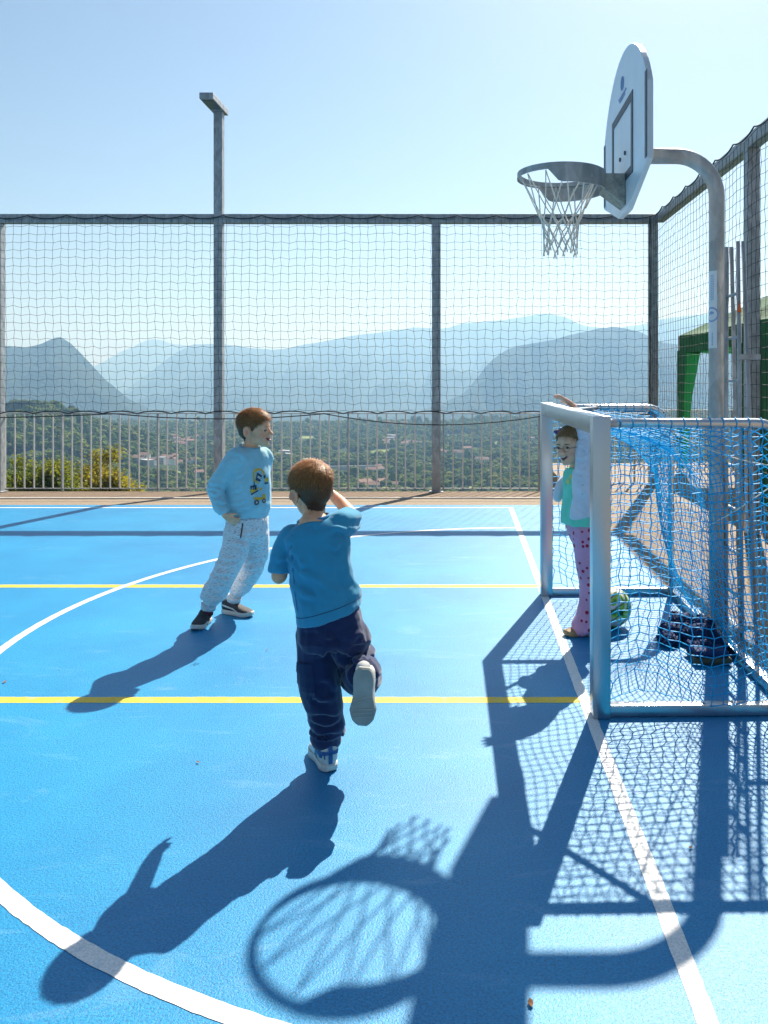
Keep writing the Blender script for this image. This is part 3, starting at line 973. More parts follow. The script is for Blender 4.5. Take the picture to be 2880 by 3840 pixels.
# open ground seen between the woods: centre and half axes on the frame
MEADOWS = [(1440, 1700, 66, 17), (1560, 1722, 50, 9), (1900, 1752, 44, 10), (620, 1776, 90, 15), (1245, 1712, 70, 8),
           (1830, 1738, 50, 9), (1010, 1700, 40, 10), (1660, 1640, 70, 9), (2010, 1690, 40, 8), (1150, 1640, 50, 6), (1330, 1650, 40, 7), (1600, 1640, 45, 8), (1180, 1745, 45, 8), (1520, 1790, 40, 9), (1690, 1770, 45, 9), (1890, 1660, 45, 9), (1990, 1780, 35, 9), (800, 1700, 40, 8), (880, 1650, 40, 7), (1750, 1830, 40, 8), (1300, 1800, 40, 8), (760, 1760, 40, 8)]
def meadow(px, py):
    m = np.zeros(np.broadcast(px, py).shape)
    for (cx, cy, a, b) in MEADOWS:
        m = np.maximum(m, np.clip(1.6-1.6*(((px-cx)/a)**2 + ((py-cy)/b)**2), 0, 1))
    return m
U = np.linspace(-1.05, 0.95, 470)
rows1 = np.unique(np.concatenate([np.geomspace(13, 500, 40), np.geomspace(500, 2400, 170)]))
rows2 = np.unique(np.concatenate([[2400.0], np.geomspace(2400, 15000, 120), [l[0] for l in LAYERS if l[0] > 2400]]))
def fan(name, rows, mat):
    UU, YY = np.meshgrid(U, rows)
    ZZ = terrain(UU, YY)
    co = np.stack([UU*YY, YY, ZZ], -1).reshape(-1, 3)
    nr, nc = UU.shape
    idx = np.arange(nr*nc).reshape(nr, nc)
    fs = np.stack([idx[:-1, :-1], idx[:-1, 1:], idx[1:, 1:], idx[1:, :-1]], -1).reshape(-1, 4)
    me = bpy.data.meshes.new(name)
    me.vertices.add(len(co)); me.vertices.foreach_set('co', co.ravel())
    me.loops.add(len(fs)*4); me.loops.foreach_set('vertex_index', fs.ravel().astype(np.int32))
    me.polygons.add(len(fs)); me.polygons.foreach_set('loop_start', np.arange(len(fs), dtype=np.int32)*4)
    me.polygons.foreach_set('use_smooth', np.ones(len(fs), bool))
    me.update(calc_edges=True)
    pxs = (PX+FPX*UU).ravel(); pys = (PY + FPX*(CAMH-ZZ)/YY).ravel()
    at_ = me.attributes.new('meadow', 'FLOAT', 'POINT'); at_.data.foreach_set('value', meadow(pxs, pys))
    me.materials.append(mat)
    o = link(name, me); o['kind'] = 'structure'
    return o
def valley_material():
    m, nt, b = nt_new('valley floor')
    co = coords(nt, 'Object')
    n1 = N(nt, 'ShaderNodeTexNoise', Scale=0.02, Detail=6.0, Roughness=0.65); nt.links.new(co, n1.inputs['Vector'])
    wood = ramp(nt, n1.outputs['Fac'], [(0.3, (0.012, 0.026, 0.010)), (0.7, (0.05, 0.085, 0.025))])
    n2 = N(nt, 'ShaderNodeTexNoise', Scale=0.05, Detail=5.0); nt.links.new(co, n2.inputs['Vector'])
    mead = ramp(nt, n2.outputs['Fac'], [(0.3, (0.13, 0.20, 0.05)), (0.55, (0.22, 0.27, 0.08)), (0.75, (0.32, 0.29, 0.14))])
    at_ = N(nt, 'ShaderNodeAttribute', attribute_name='meadow')
    mx = N(nt, 'ShaderNodeMix', data_type='RGBA')
    nt.links.new(at_.outputs['Fac'], mx.inputs['Factor']); nt.links.new(wood.outputs[0], mx.inputs[6]); nt.links.new(mead.outputs[0], mx.inputs[7])
    nt.links.new(mx.outputs[2], b.inputs['Base Color']); b.inputs['Roughness'].default_value = 0.95
    b.inputs['Specular IOR Level'].default_value = 0.1
    return m
def mountain_material():
    m, nt, b = nt_new('wooded mountainside')
    co = coords(nt, 'Object')
    n1 = N(nt, 'ShaderNodeTexNoise', Scale=0.004, Detail=8.0, Roughness=0.7); nt.links.new(co, n1.inputs['Vector'])
    c1 = ramp(nt, n1.outputs['Fac'], [(0.3, (0.012, 0.022, 0.012)), (0.55, (0.028, 0.045, 0.020)), (0.70, (0.055, 0.068, 0.032)), (0.82, (0.11, 0.10, 0.075))])
    v = N(nt, 'ShaderNodeTexVoronoi', Scale=0.06); nt.links.new(co, v.inputs['Vector'])
    c2 = ramp(nt, v.outputs['Distance'], [(0.1, 1.25), (0.7, 0.55)])
    mul = N(nt, 'ShaderNodeMix', data_type='RGBA', blend_type='MULTIPLY'); mul.inputs['Factor'].default_value = 1
    nt.links.new(c1.outputs[0], mul.inputs[6]); nt.links.new(c2.outputs[0], mul.inputs[7])
    nt.links.new(mul.outputs[2], b.inputs['Base Color']); b.inputs['Roughness'].default_value = 0.95
    b.inputs['Specular IOR Level'].default_value = 0.05
    bp = N(nt, 'ShaderNodeBump', Strength=1.0, Distance=9.0)
    nt.links.new(v.outputs['Distance'], bp.inputs['Height']); bp.invert = True
    n3 = N(nt, 'ShaderNodeTexNoise', Scale=0.012, Detail=5.0); nt.links.new(co, n3.inputs['Vector'])
    b2 = N(nt, 'ShaderNodeBump', Strength=0.8, Distance=40.0)
    nt.links.new(n3.outputs['Fac'], b2.inputs['Height']); nt.links.new(bp.outputs[0], b2.inputs['Normal'])
    nt.links.new(b2.outputs[0], b.inputs['Normal'])
    return m
M['valley'] = valley_material(); M['mount'] = mountain_material()
fan('valley', rows1, M['valley'])
fan('mountains', rows2, M['mount'])
sheet('ground', -16500, 15500, -400, 15800, -262.0, M['valley'], kind='structure')

# ------------------------------------------------------------------ houses in the valley
def ray_ground(px, py, y0=350, y1=6000):
    u = (px-PX)/FPX; Y = np.geomspace(y0, y1, 2500); z = terrain(np.full_like(Y, u), Y)
    yy = PY + FPX*(CAMH-z)/Y
    vis = np.minimum.accumulate(yy)
    k = np.argmax(vis <= py)
    return Vector((u*Y[k], Y[k], z[k]))
M['plaster'] = [pm('white plaster', (0.78, 0.76, 0.72), 0.9), pm('cream plaster', (0.62, 0.54, 0.42), 0.9), pm('rose plaster', (0.52, 0.36, 0.28), 0.9), pm('grey render', (0.45, 0.45, 0.45), 0.9)]
M['tiles'] = [pm('terracotta tiles', (0.27, 0.15, 0.11), 0.9, var=0.3, scale=1.0), pm('brown tiles', (0.20, 0.13, 0.10), 0.9, var=0.3, scale=1.0), pm('grey roof', (0.42, 0.42, 0.44), 0.8)]
M['pane'] = pm('dark window', (0.03, 0.035, 0.04), 0.2)
def house_mesh(L, W, H, rh, pl, tl, flat=False):
    mb = MB().box((-L/2, -W/2, -6), (L/2, W/2, H)); nw = len(mb.f)
    if flat: mb.box((-L/2-0.3, -W/2-0.3, H+0.02), (L/2+0.3, W/2+0.3, H+0.4))
    else:
        n = len(mb.v); e = 0.7
        mb.v += [(-L/2-e, -W/2-e, H), (L/2+e, -W/2-e, H), (L/2+e, W/2+e, H), (-L/2-e, W/2+e, H), (-L/2-e, 0, H+rh), (L/2+e, 0, H+rh)]
        mb.f += [(n, n+1, n+5, n+4), (n+2, n+3, n+4, n+5), (n, n+4, n+3), (n+1, n+2, n+5), (n, n+3, n+2, n+1)]
    nr_ = len(mb.f)
    k = 0
    fl = max(1, int(H//3)); nx = max(2, int(L//3))
    for f_ in range(fl):
        for i in range(nx):
            x = -L/2 + (i+0.5)*L/nx; z = 1.0 + f_*3.0
            mb.box((x-0.55, -W/2-0.05, z), (x+0.55, -W/2-0.012, z+1.4))
    me = mb.mesh('house', None, fix=False)
    for m_ in (pl, tl, M['pane']): me.materials.append(m_)
    mi = [0]*nw + [1]*(nr_-nw) + [2]*(len(mb.f)-nr_)
    me.polygons.foreach_set('material_index', mi)
    return me
HK = [
    (house_mesh(13, 10, 6.5, 3, M['plaster'][0], M['tiles'][0]), 'small white house with terracotta roof', 'white houses in the valley'),
    (house_mesh(14, 10, 7, 3, M['plaster'][1], M['tiles'][1]), 'small cream house with brown roof', 'cream houses in the valley'),
    (house_mesh(16, 11, 9, 3, M['plaster'][2], M['tiles'][0]), 'small rose house with red roof', 'rose houses in the valley'),
    (house_mesh(24, 12, 9, 0, M['plaster'][3], M['tiles'][2], True), 'flat-roofed pale block', 'flat-roofed blocks in the valley'),
]
clusters = [(700, 1665, 45, 20, 9, (0, 1, 2, 2, 2), 'on the slope just left of the lamp mast'), (560, 1735, 45, 12, 6, (0, 0, 3), "at the foot of the wooded hill on the left"), (660, 1735, 60, 15, 9, (0, 1, 0), "below the slope left of the lamp mast"), (735, 1790, 10, 4, 1, (0,), "alone below the others left of the lamp mast"),
            (1330, 1583, 70, 5, 5, (1, 0), "on the plateau crest above the kicking boy"), (1480, 1592, 90, 8, 7, (1, 2, 0), "on the plateau crest left of the middle post"), (1470, 1660, 60, 14, 9, (0, 1, 3), "in the cluster beside the pale field"),
            (1545, 1676, 40, 10, 5, (0, 1), "just left of the middle post"), (1700, 1705, 55, 9, 8, (2, 2, 1), "in the row just right of the middle post"), (1810, 1736, 22, 5, 3, (2, 1), "at the meadow right of the middle post"), (1480, 1830, 90, 8, 5, (2, 0, 1), "lowest by the railing foot left of the middle post"),
            (1390, 1775, 40, 14, 4, (0, 1), "below the retaining wall"), (1360, 1838, 50, 6, 3, (0, 2), "low behind the kicking boy's head"), (1010, 1652, 14, 4, 1, (0,), "beside the standing boy's face"), (745, 1590, 15, 4, 2, (2,), "high on the ridge left of the lamp mast"), (1080, 1715, 50, 5, 3, (0, 3), "between the two boys' heads"), (2005, 1655, 6, 3, 1, (0,), "alone in the woods beside the goal")]
HOUSES = []
def put_house(px, py, kind, rot=None, sc=1.0, where=''):
    p = ray_ground(px, py)
    o = bpy.data.objects.new('house', HK[kind][0]); C.objects.link(o)
    o.location = p + Vector((0, 0, 0.5)); o.rotation_euler.z = random.uniform(-0.7, 0.7) if rot is None else rot
    o.scale = (sc, sc, sc)
    tag(o, HK[kind][1] + ' ' + where, 'house', HK[kind][2]); HOUSES.append((p, 10*sc, 45))
rs_ = random.Random(11)
for (cx, cy, sx, sy, n, kinds, where) in clusters:
    for i in range(n):
        put_house(cx + rs_.uniform(-sx, sx), cy + rs_.uniform(-sy, sy), rs_.choice(kinds), rs_.uniform(-0.7, 0.7), rs_.uniform(0.6, 0.9), where)
# long white school-like building on the skyline of the woods and a viaduct-like wall
p = ray_ground(1110, 1592)
o = link('long_building', house_mesh(110, 16, 11, 0, M['plaster'][0], M['tiles'][2], True)); o.location = p
tag(o, 'long white flat-roofed building on the crest of the wooded plateau', 'building'); HOUSES.append((p, 60, 60))
p = ray_ground(1310, 1762)
o = link('retaining_wall', MB().box((-48, -1, -4), (48, 1, 5)).mesh('wall', M['plaster'][3])); o.location = p; o.rotation_euler.z = 0.22
tag(o, 'long pale retaining wall crossing the wooded valley', 'wall'); HOUSES.append((p, 48, 50))

# ------------------------------------------------------------------ forest
def lumpy(n_lobes, seed, sub=2, squash=0.85):
    r_ = random.Random(seed)
    bm = bmesh.new()
    for k in range(n_lobes):
        s = r_.uniform(0.42, 0.62) if k else 0.8
        th = r_.uniform(0, 6.28); d = r_.uniform(0.3, 0.62) if k else 0
        c = Vector((d*math.cos(th), d*math.sin(th), r_.uniform(-0.35, 0.5) if k else 0.0))
        ret = bmesh.ops.create_icosphere(bm, subdivisions=sub, radius=s)
        for v in ret['verts']:
            q = v.co*5 + Vector((seed*3.1+k, k*1.7, 0))
            v.co *= 1 + 0.55*(mnoise.noise(q)) + 0.3*mnoise.noise(q*2.3)
            v.co.z *= squash
            v.co += c
    me = bpy.data.meshes.new('crown'); bm.to_mesh(me); bm.free()
    return me
def crown_material(name, cols):
    m, nt, b = nt_new(name)
    oi = nt.nodes.new('ShaderNodeObjectInfo')
    r0 = ramp(nt, oi.outputs['Random'], [(i/(len(cols)-1), c) for i, c in enumerate(cols)])
    co = coords(nt, 'Object')
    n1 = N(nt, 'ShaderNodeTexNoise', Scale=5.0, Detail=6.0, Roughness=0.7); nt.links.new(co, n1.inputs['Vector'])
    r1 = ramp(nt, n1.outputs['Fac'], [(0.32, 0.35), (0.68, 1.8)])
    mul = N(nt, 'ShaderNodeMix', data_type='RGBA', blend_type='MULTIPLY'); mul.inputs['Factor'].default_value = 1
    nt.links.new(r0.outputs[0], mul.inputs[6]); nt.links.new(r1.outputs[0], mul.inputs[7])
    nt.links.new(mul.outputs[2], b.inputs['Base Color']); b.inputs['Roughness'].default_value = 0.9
    b.inputs['Specular IOR Level'].default_value = 0.15
    bp = N(nt, 'ShaderNodeBump', Strength=1.0, Distance=0.5)
    n2 = N(nt, 'ShaderNodeTexNoise', Scale=9.0, Detail=4.0); nt.links.new(co, n2.inputs['Vector'])
    nt.links.new(n2.outputs['Fac'], bp.inputs['Height']); nt.links.new(bp.outputs[0], b.inputs['Normal'])
    tr = nt.nodes.new('ShaderNodeBsdfTranslucent'); nt.links.new(mul.outputs[2], tr.inputs[0])
    mx = nt.nodes.new('ShaderNodeMixShader'); mx.inputs[0].default_value = 0.5
    out = nt.nodes['Material Output']
    nt.links.new(b.outputs[0], mx.inputs[1]); nt.links.new(tr.outputs[0], mx.inputs[2]); nt.links.new(mx.outputs[0], out.inputs[0])
    return m
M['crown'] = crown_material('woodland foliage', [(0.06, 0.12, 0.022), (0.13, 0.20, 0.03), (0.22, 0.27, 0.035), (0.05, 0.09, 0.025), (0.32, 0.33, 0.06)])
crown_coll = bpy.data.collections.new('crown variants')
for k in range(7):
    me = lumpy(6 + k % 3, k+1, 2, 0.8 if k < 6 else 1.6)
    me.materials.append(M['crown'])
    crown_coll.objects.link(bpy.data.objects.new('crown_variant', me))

def forest(name, label):
    cand = []
    cell = 8.2
    # jittered grid over the visible fan of woods
    Ys = []
    y = 150.0
    while y < 2500:
        step = cell if y < 1500 else cell*1.15
        w0, w1 = -0.68*y, 0.50*y
        n = int((w1-w0)/step)
        xs_ = w0 + (np.arange(n)+rng.random(n))*step
        ys_ = y + rng.random(n)*step
        cand.append(np.stack([xs_, ys_], 1)); y += step
    c = np.concatenate(cand)
    u = c[:, 0]/c[:, 1]
    z = terrain(u, c[:, 1])
    px = PX+FPX*u; py = PY+FPX*(CAMH-z)/c[:, 1]
    keep = (py < 1990)
    keep &= ~((meadow(px, py) > 0.15))
    dn = fb2(c[:, 0]/90+50, c[:, 1]/90, 4)
    keep &= dn > 0.36
    # thin strips of open ground as lanes
    ln = np.abs(fb2(c[:, 0]/210+9, c[:, 1]/150+4, 3)-0.5)
    keep &= (ln > 0.010)
    for (p, r0, fr) in HOUSES:
        d = np.hypot(c[:, 0]-p.x, c[:, 1]-p.y)
        keep &= d > r0*0.9
        # nothing tall just in front of a house
        along = p.y - c[:, 1]; latr = np.abs(c[:, 0] - p.x*c[:, 1]/p.y)
        keep &= ~((along > 0) & (along < fr*1.3) & (latr < r0*0.8))
    c = c[keep]; z = z[keep]
    n = len(c)
    sc = rng.normal(4.6, 1.2, n).clip(2.4, 8.0)
    me = bpy.data.meshes.new(name)
    me.vertices.add(n)
    me.vertices.foreach_set('co', np.stack([c[:, 0], c[:, 1], z+sc*0.95], 1).ravel())
    a = me.attributes.new('sc', 'FLOAT', 'POINT'); a.data.foreach_set('value', sc)
    a = me.attributes.new('rz', 'FLOAT', 'POINT'); a.data.foreach_set('value', rng.random(n)*6.28)
    a = me.attributes.new('vi', 'INT', 'POINT'); a.data.foreach_set('value', np.where(rng.random(n) < 0.06, 6, rng.integers(0, 6, n)).astype(np.int32))
    o = link(name, me)
    ng = bpy.data.node_groups.new('scatter crowns', 'GeometryNodeTree')
    ng.interface.new_socket('Geometry', in_out='INPUT', socket_type='NodeSocketGeometry')
    ng.interface.new_socket('Geometry', in_out='OUTPUT', socket_type='NodeSocketGeometry')
    gi = ng.nodes.new('NodeGroupInput'); go = ng.nodes.new('NodeGroupOutput')
    ip = ng.nodes.new('GeometryNodeInstanceOnPoints')
    ci = ng.nodes.new('GeometryNodeCollectionInfo'); ci.inputs['Collection'].default_value = crown_coll
    ci.inputs['Separate Children'].default_value = True; ci.inputs['Reset Children'].default_value = True
    def na(nm, ty):
        q = ng.nodes.new('GeometryNodeInputNamedAttribute'); q.data_type = ty; q.inputs['Name'].default_value = nm; return q.outputs['Attribute']
    ng.links.new(gi.outputs[0], ip.inputs['Points']); ng.links.new(ci.outputs[0], ip.inputs['Instance'])
    ip.inputs['Pick Instance'].default_value = True
    ng.links.new(na('vi', 'INT'), ip.inputs['Instance Index'])
    cb = ng.nodes.new('ShaderNodeCombineXYZ'); ng.links.new(na('rz', 'FLOAT'), cb.inputs[2])
    ng.links.new(cb.outputs[0], ip.inputs['Rotation'])
    ng.links.new(na('sc', 'FLOAT'), ip.inputs['Scale'])
    ng.links.new(ip.outputs[0], go.inputs[0])
    md = o.modifiers.new('scatter', 'NODES'); md.node_group = ng
    tag(o, label, 'forest', kind='stuff')
    return o
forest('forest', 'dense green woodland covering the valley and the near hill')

# ------------------------------------------------------------------ the leafy trees just below the terrace
def leaf_tree(name, label, base, height, spread, cols, nleaf, seed, leaf=0.13):
    r_ = random.Random(seed)
    rt = empty(name, base); tag(rt, label, 'tree', 'trees just below the terrace')
    base = Vector(base)
    tr = MB(); tips = []
    def branch(p, d, L, r, lv):
        n = 5; pts = [p]; dd = d.copy()
        for i in range(n):
            dd = (dd + Vector((r_.gauss(0, .16), r_.gauss(0, .16), r_.gauss(0.04, .1)))).normalized()
            pts.append(pts[-1] + dd*L/n)
        tr.tube(pts, [r*(1-0.55*i/n) for i in range(n+1)], 6 if lv < 2 else 4)
        if lv >= 3: tips.append(pts[-1]); tips.append(pts[-3]); return
        for k in range(3 if lv else 5):
            a = r_.uniform(0, 6.28); up = r_.uniform(0.25, 0.9)
            nd = (dd*0.6 + Vector((math.cos(a), math.sin(a), up))*0.8).normalized()
            branch(pts[r_.choice((3, 4, 5))] if k else pts[-1], nd, L*r_.uniform(0.55, 0.75), r*0.5, lv+1)
    branch(base, Vector((0, 0, 1)), height*0.42, 0.16, 0)
    tr.build('trunk', M['bark'], rt, smooth=True)
    top = max(t.z for t in tips); low = min(t.z for t in tips)
    cl = [t for t in tips]
    ctr = sum(cl, Vector())/len(cl)
    V_, F_, K_ = [], [], []
    per = max(1, nleaf//len(cl))
    for t in cl:
        q = Vector((base.x + (t.x-base.x)*spread, base.y + (t.y-base.y)*spread, base.z + (t.z-base.z)*(height/(top-base.z))))
        hue = r_.random()
        for k in range(per):
            c_ = q + Vector((r_.gauss(0, .34), r_.gauss(0, .34), r_.gauss(0, .26)))
            a = Vector((r_.gauss(0, 1), r_.gauss(0, 1), r_.gauss(0, .6))).normalized()
            b_ = a.orthogonal().normalized(); b_.rotate(Quaternion(a, r_.uniform(0, 6.28)))
            s = leaf*r_.uniform(0.6, 1.25)
            n0 = len(V_)
            V_ += [tuple(c_-a*s), tuple(c_+b_*s*0.45), tuple(c_+a*s), tuple(c_-b_*s*0.45)]
            F_.append((n0, n0+1, n0+2, n0+3)); K_.append(min(0.999, max(0, hue*0.6+r_.random()*0.4)))
    me = bpy.data.meshes.new('crown'); me.from_pydata(V_, [], F_)
    at_ = me.attributes.new('tint', 'FLOAT', 'FACE'); at_.data.foreach_set('value', K_)
    m, nt, b = nt_new(name + ' leaves')
    ta = N(nt, 'ShaderNodeAttribute', attribute_name='tint')
    r0 = ramp(nt, ta.outputs['Fac'], [(i/(len(cols)-1), c) for i, c in enumerate(cols)])
    nt.links.new(r0.outputs[0], b.inputs['Base Color']); b.inputs['Roughness'].default_value = 0.6
    tl = nt.nodes.new('ShaderNodeBsdfTranslucent'); nt.links.new(r0.outputs[0], tl.inputs[0])
    mx = nt.nodes.new('ShaderNodeMixShader'); mx.inputs[0].default_value = 0.5
    nt.links.new(b.outputs[0], mx.inputs[1]); nt.links.new(tl.outputs[0], mx.inputs[2]); nt.links.new(mx.outputs[0], nt.nodes['Material Output'].inputs[0])
    me.materials.append(m)
    o = link('crown', me, rt); o['kind'] = 'stuff'
M['bark'] = pm('tree bark', (0.06, 0.05, 0.04), 0.95, 0, 0.3, 12.0, 0.5, 30.0)
YG = [(0.06, 0.11, 0.012), (0.13, 0.18, 0.015), (0.22, 0.24, 0.02), (0.30, 0.27, 0.02)]
YO = [(0.15, 0.17, 0.015), (0.30, 0.28, 0.02), (0.42, 0.34, 0.025), (0.40, 0.28, 0.03)]
OR = [(0.12, 0.14, 0.015), (0.24, 0.20, 0.02), (0.32, 0.22, 0.03)]
for (nm, lb, px, ytop, Y, spr, cols, nl, sd) in (
        ('leafy_tree', 'yellow-green leafy tree at the left end of the railing', 60, 1722, 58, 1.0, YG, 15000, 3),
        ('leafy_tree', 'yellow-green leafy tree between its two neighbours below the railing', 170, 1752, 54, 0.9, YG, 13000, 5),
        ('leafy_tree', 'golden-yellow leafy tree rising highest below the railing', 262, 1702, 60, 0.9, YO, 13000, 8),
        ('leafy_tree', 'sparse orange-brown tree to the right of the golden tree', 370, 1750, 64, 0.8, OR, 5000, 13)):
    top = at(px, ytop, Y); gz = float(terrain(top.x/Y, Y))
    leaf_tree(nm, lb, (top.x, Y, gz), top.z-gz, spr, cols, nl, sd)

# ------------------------------------------------------------------ ball, clothes and bag in the goal
def ball_material():
    m, nt, b = nt_new('printed football')
    co = coords(nt, 'Object')
    v = N(nt, 'ShaderNodeTexVoronoi', Scale=9.5); nt.links.new(co, v.inputs['Vector'])
    nz = N(nt, 'ShaderNodeTexNoise', Scale=7.0, Detail=2.0, Distortion=2.0); nt.links.new(co, nz.inputs['Vector'])
    wv = N(nt, 'ShaderNodeTexWave', Scale=5.0, Distortion=9.0, Detail=2.0); nt.links.new(co, wv.inputs['Vector'])
    base = ramp(nt, nz.outputs['Fac'], [(0.36, (0.02, 0.12, 0.04)), (0.43, (0.16, 0.50, 0.04)), (0.5, (0.55, 0.72, 0.12)), (0.53, (0.78, 0.80, 0.76)), (0.72, (0.8, 0.82, 0.8)), (0.76, (0.02, 0.03, 0.03))])
    st_ = ramp(nt, wv.outputs['Fac'], [(0.86, 0.0), (0.95, 0.75)])
    mx = N(nt, 'ShaderNodeMix', data_type='RGBA'); nt.links.new(st_.outputs[0], mx.inputs['Factor'])
    nt.links.new(base.outputs[0], mx.inputs[6]); mx.inputs[7].default_value = (0.02, 0.05, 0.03, 1)
    nt.links.new(mx.outputs[2], b.inputs['Base Color']); b.inputs['Roughness'].default_value = 0.32
    v2 = N(nt, 'ShaderNodeTexVoronoi', Scale=9.5, feature='DISTANCE_TO_EDGE'); nt.links.new(co, v2.inputs['Vector'])
    sr = ramp(nt, v2.outputs['Distance'], [(0.0, 0.0), (0.05, 1.0)])
    bp = N(nt, 'ShaderNodeBump', Strength=0.5, Distance=0.004); nt.links.new(sr.outputs[0], bp.inputs['Height'])
    nt.links.new(bp.outputs[0], b.inputs['Normal'])
    return m
mb = MB().ell((0, 0, 0), 0.119, nu=40, nv=24)
me = mb.mesh('football', ball_material(), True)
o = link('football', me); o.location = at(2293, 2282, 4.84); o.location.z = 0.119; o.rotation_euler = (0.4, 0.9, 0.3)
tag(o, 'green and white football lying in the goal behind the near post', 'ball')

M['navy'] = pm('navy quilted fabric', (0.010, 0.032, 0.11), 0.75, 0, 0.3, 14.0, 0.6, 45.0, spec=0.25)
M['olive'] = pm('olive bag bottom', (0.06, 0.065, 0.04), 0.7, 0, 0.2, 10.0, 0.3, 80.0)
def crumple(name, label, cat, lumps, seed, amp=0.02, fr=11, mat=None, voxel=0.009):
    mb = MB()
    for (c_, r_) in lumps: mb.ell(c_, r_, nu=14, nv=9)
    me = fused(mb, voxel, 3)
    p = co_of(me); n = no_of(me)
    d = (fbm3(p*fr*0.7+seed, 3)-0.5)*2
    ang = fbm3(p*3.0+seed, 2)*6.0
    w_ = np.sin((p[:, 0]*np.cos(ang)+p[:, 1]*np.sin(ang))*55 + p[:, 2]*70 + 4*fbm3(p*9+seed, 2))
    p = p + n*(amp*0.9*d + amp*0.30*np.sign(w_)*np.abs(w_)**1.5)[:, None]
    p[:, 2] = np.maximum(p[:, 2]*0.78, 0.006)
    set_co(me, p); me.materials.append(mat or M['navy'])
    o = link(name, me, None, (float(p[:, 0].mean()), float(p[:, 1].mean()), 0.0)); tag(o, label, cat)
    return o
def heap(cx, cy, lumps, seed):
    r_ = random.Random(seed); out = []
    for (dx, dy, z, rx, ry, rz) in lumps:
        out.append(((cx+dx, cy+dy, z), (rx, ry, rz)))
        for k in range(3):
            out.append(((cx+dx+r_.uniform(-rx, rx)*0.8, cy+dy+r_.uniform(-ry, ry)*0.8, max(0.02, z+r_.uniform(-rz, rz)*0.7)), (rx*r_.uniform(.3, .6), ry*r_.uniform(.3, .6), rz*r_.uniform(.3, .7))))
    return out
crumple('jacket', 'crumpled navy jacket dropped in the back of the goal', 'jacket',
        heap(1.20, 4.56, [(0, .06, .05, .08, .10, .06), (-.05, -.05, .04, .06, .08, .045), (.06, .12, .08, .08, .07, .07), (.09, .0, .05, .07, .09, .055)], 2), 3.0, 0.034, 7.5, voxel=0.007)
bagp = crumple('sports_bag', 'navy drawstring bag with olive base slumped against the goal net', 'bag',
        heap(1.33, 4.40, [(0, .02, .09, .08, .09, .09), (-.05, -.08, .05, .07, .07, .055), (.03, .09, .13, .06, .06, .07), (.05, -.03, .06, .05, .07, .06)], 6), 8.0, 0.030, 8.0, voxel=0.007)
MB().box((1.20, 4.17, 0.006), (1.40, 4.29, 0.04)).build('bag_bottom', M['olive'], bagp, bevel=0.012)
MB().box((1.21, 4.18, 0.041), (1.39, 4.30, 0.075)).build('bag_flap', M['navy'], bagp, bevel=0.018, segs=3)

# ------------------------------------------------------------------ litter and chips on the court
M['leaf'] = pm('dry leaf', (0.24, 0.10, 0.03), 0.8, 0, 0.3, 60.0)
M['chip'] = pm('bright blue paint patch', (0.01, 0.22, 0.62), 0.4, 0, 0.1, 60.0)
for i, (px, py, s, lb) in enumerate(((1990, 3768, 0.014, 'single dry brown leaf lying at the bottom edge below the backboard shadow'),
                                (2590, 3183, 0.010, 'tiny dry leaf lying right of the goal line in the net shadow'),
                                (742, 2862, 0.010, 'tiny orange leaf on the open court left of the kicking boy'),
                                (1002, 2440, 0.010, 'tiny orange leaf on the court between the two boys'),
                                (18, 2560, 0.014, 'small pale leaf at the left edge above the near yellow line'))):
    Y = 4500/(py-PY); x = (px-PX)/FPX*Y
    mb = MB(); a = random.uniform(0, 6.28); ca, sa = math.cos(a), math.sin(a)
    out = [(-1, 0, .1), (-.4, .45, .25), (.2, .5, .12), (1, 0, .3), (.3, -.45, .2), (-.4, -.4, .05)]
    mb.v = [(x+(p[0]*ca-p[1]*sa)*s, Y+(p[0]*sa+p[1]*ca)*s, 0.005+p[2]*s*0.6) for p in out] + [(x, Y, 0.005)]
    mb.f = [(k, (k+1) % 6, 6) for k in range(6)]
    tag(mb.build('dry_leaf', M['leaf'], origin=(x, Y, 0)), lb, 'leaf')
for (px, py, w, h) in ((2390, 2972, 0.05, 0.028), (2490, 2727, 0.075, 0.022), (2630, 2763, 0.06, 0.02), (2370, 2958, 0.02, 0.012), (1722, 1931, 0.04, 0.03)):
    Y = 4500/(py-PY); x = (px-PX)/FPX*Y
    mb = MB(); n = 14
    pts = [(x + w/2*math.cos(2*math.pi*k/n)*random.uniform(.6, 1.1), Y + h/2*math.sin(2*math.pi*k/n)*random.uniform(.5, 1.2)) for k in range(n)]
    mb.v = [(p[0], p[1], 0.0009) for p in pts] + [(x, Y, 0.0009)]
    mb.f = [(k, (k+1) % n, n) for k in range(n)]
    mb.build('paint_patch', M['chip'], court, fix=False)

# ------------------------------------------------------------------ haze
hm = bpy.data.materials.new('valley haze'); hm.use_nodes = True
hn = hm.node_tree; hn.nodes.clear()
hv = hn.nodes.new('ShaderNodeVolumePrincipled')
hv.inputs['Color'].default_value = (0.32, 0.61, 1.0, 1)
hv.inputs['Absorption Color'].default_value = (0.6, 0.6, 0.6, 1)
hv.inputs['Density'].default_value = 0.00020
hv.inputs['Anisotropy'].default_value = 0.35
ho = hn.nodes.new('ShaderNodeOutputMaterial'); hn.links.new(hv.outputs[0], ho.inputs['Volume'])
hz = MB().box((-16600, -500, -265), (15600, 15900, 820)).build('haze', hm); hz['kind'] = 'stuff'
tag(hz, 'thin blue haze filling the air over the valley', 'haze')

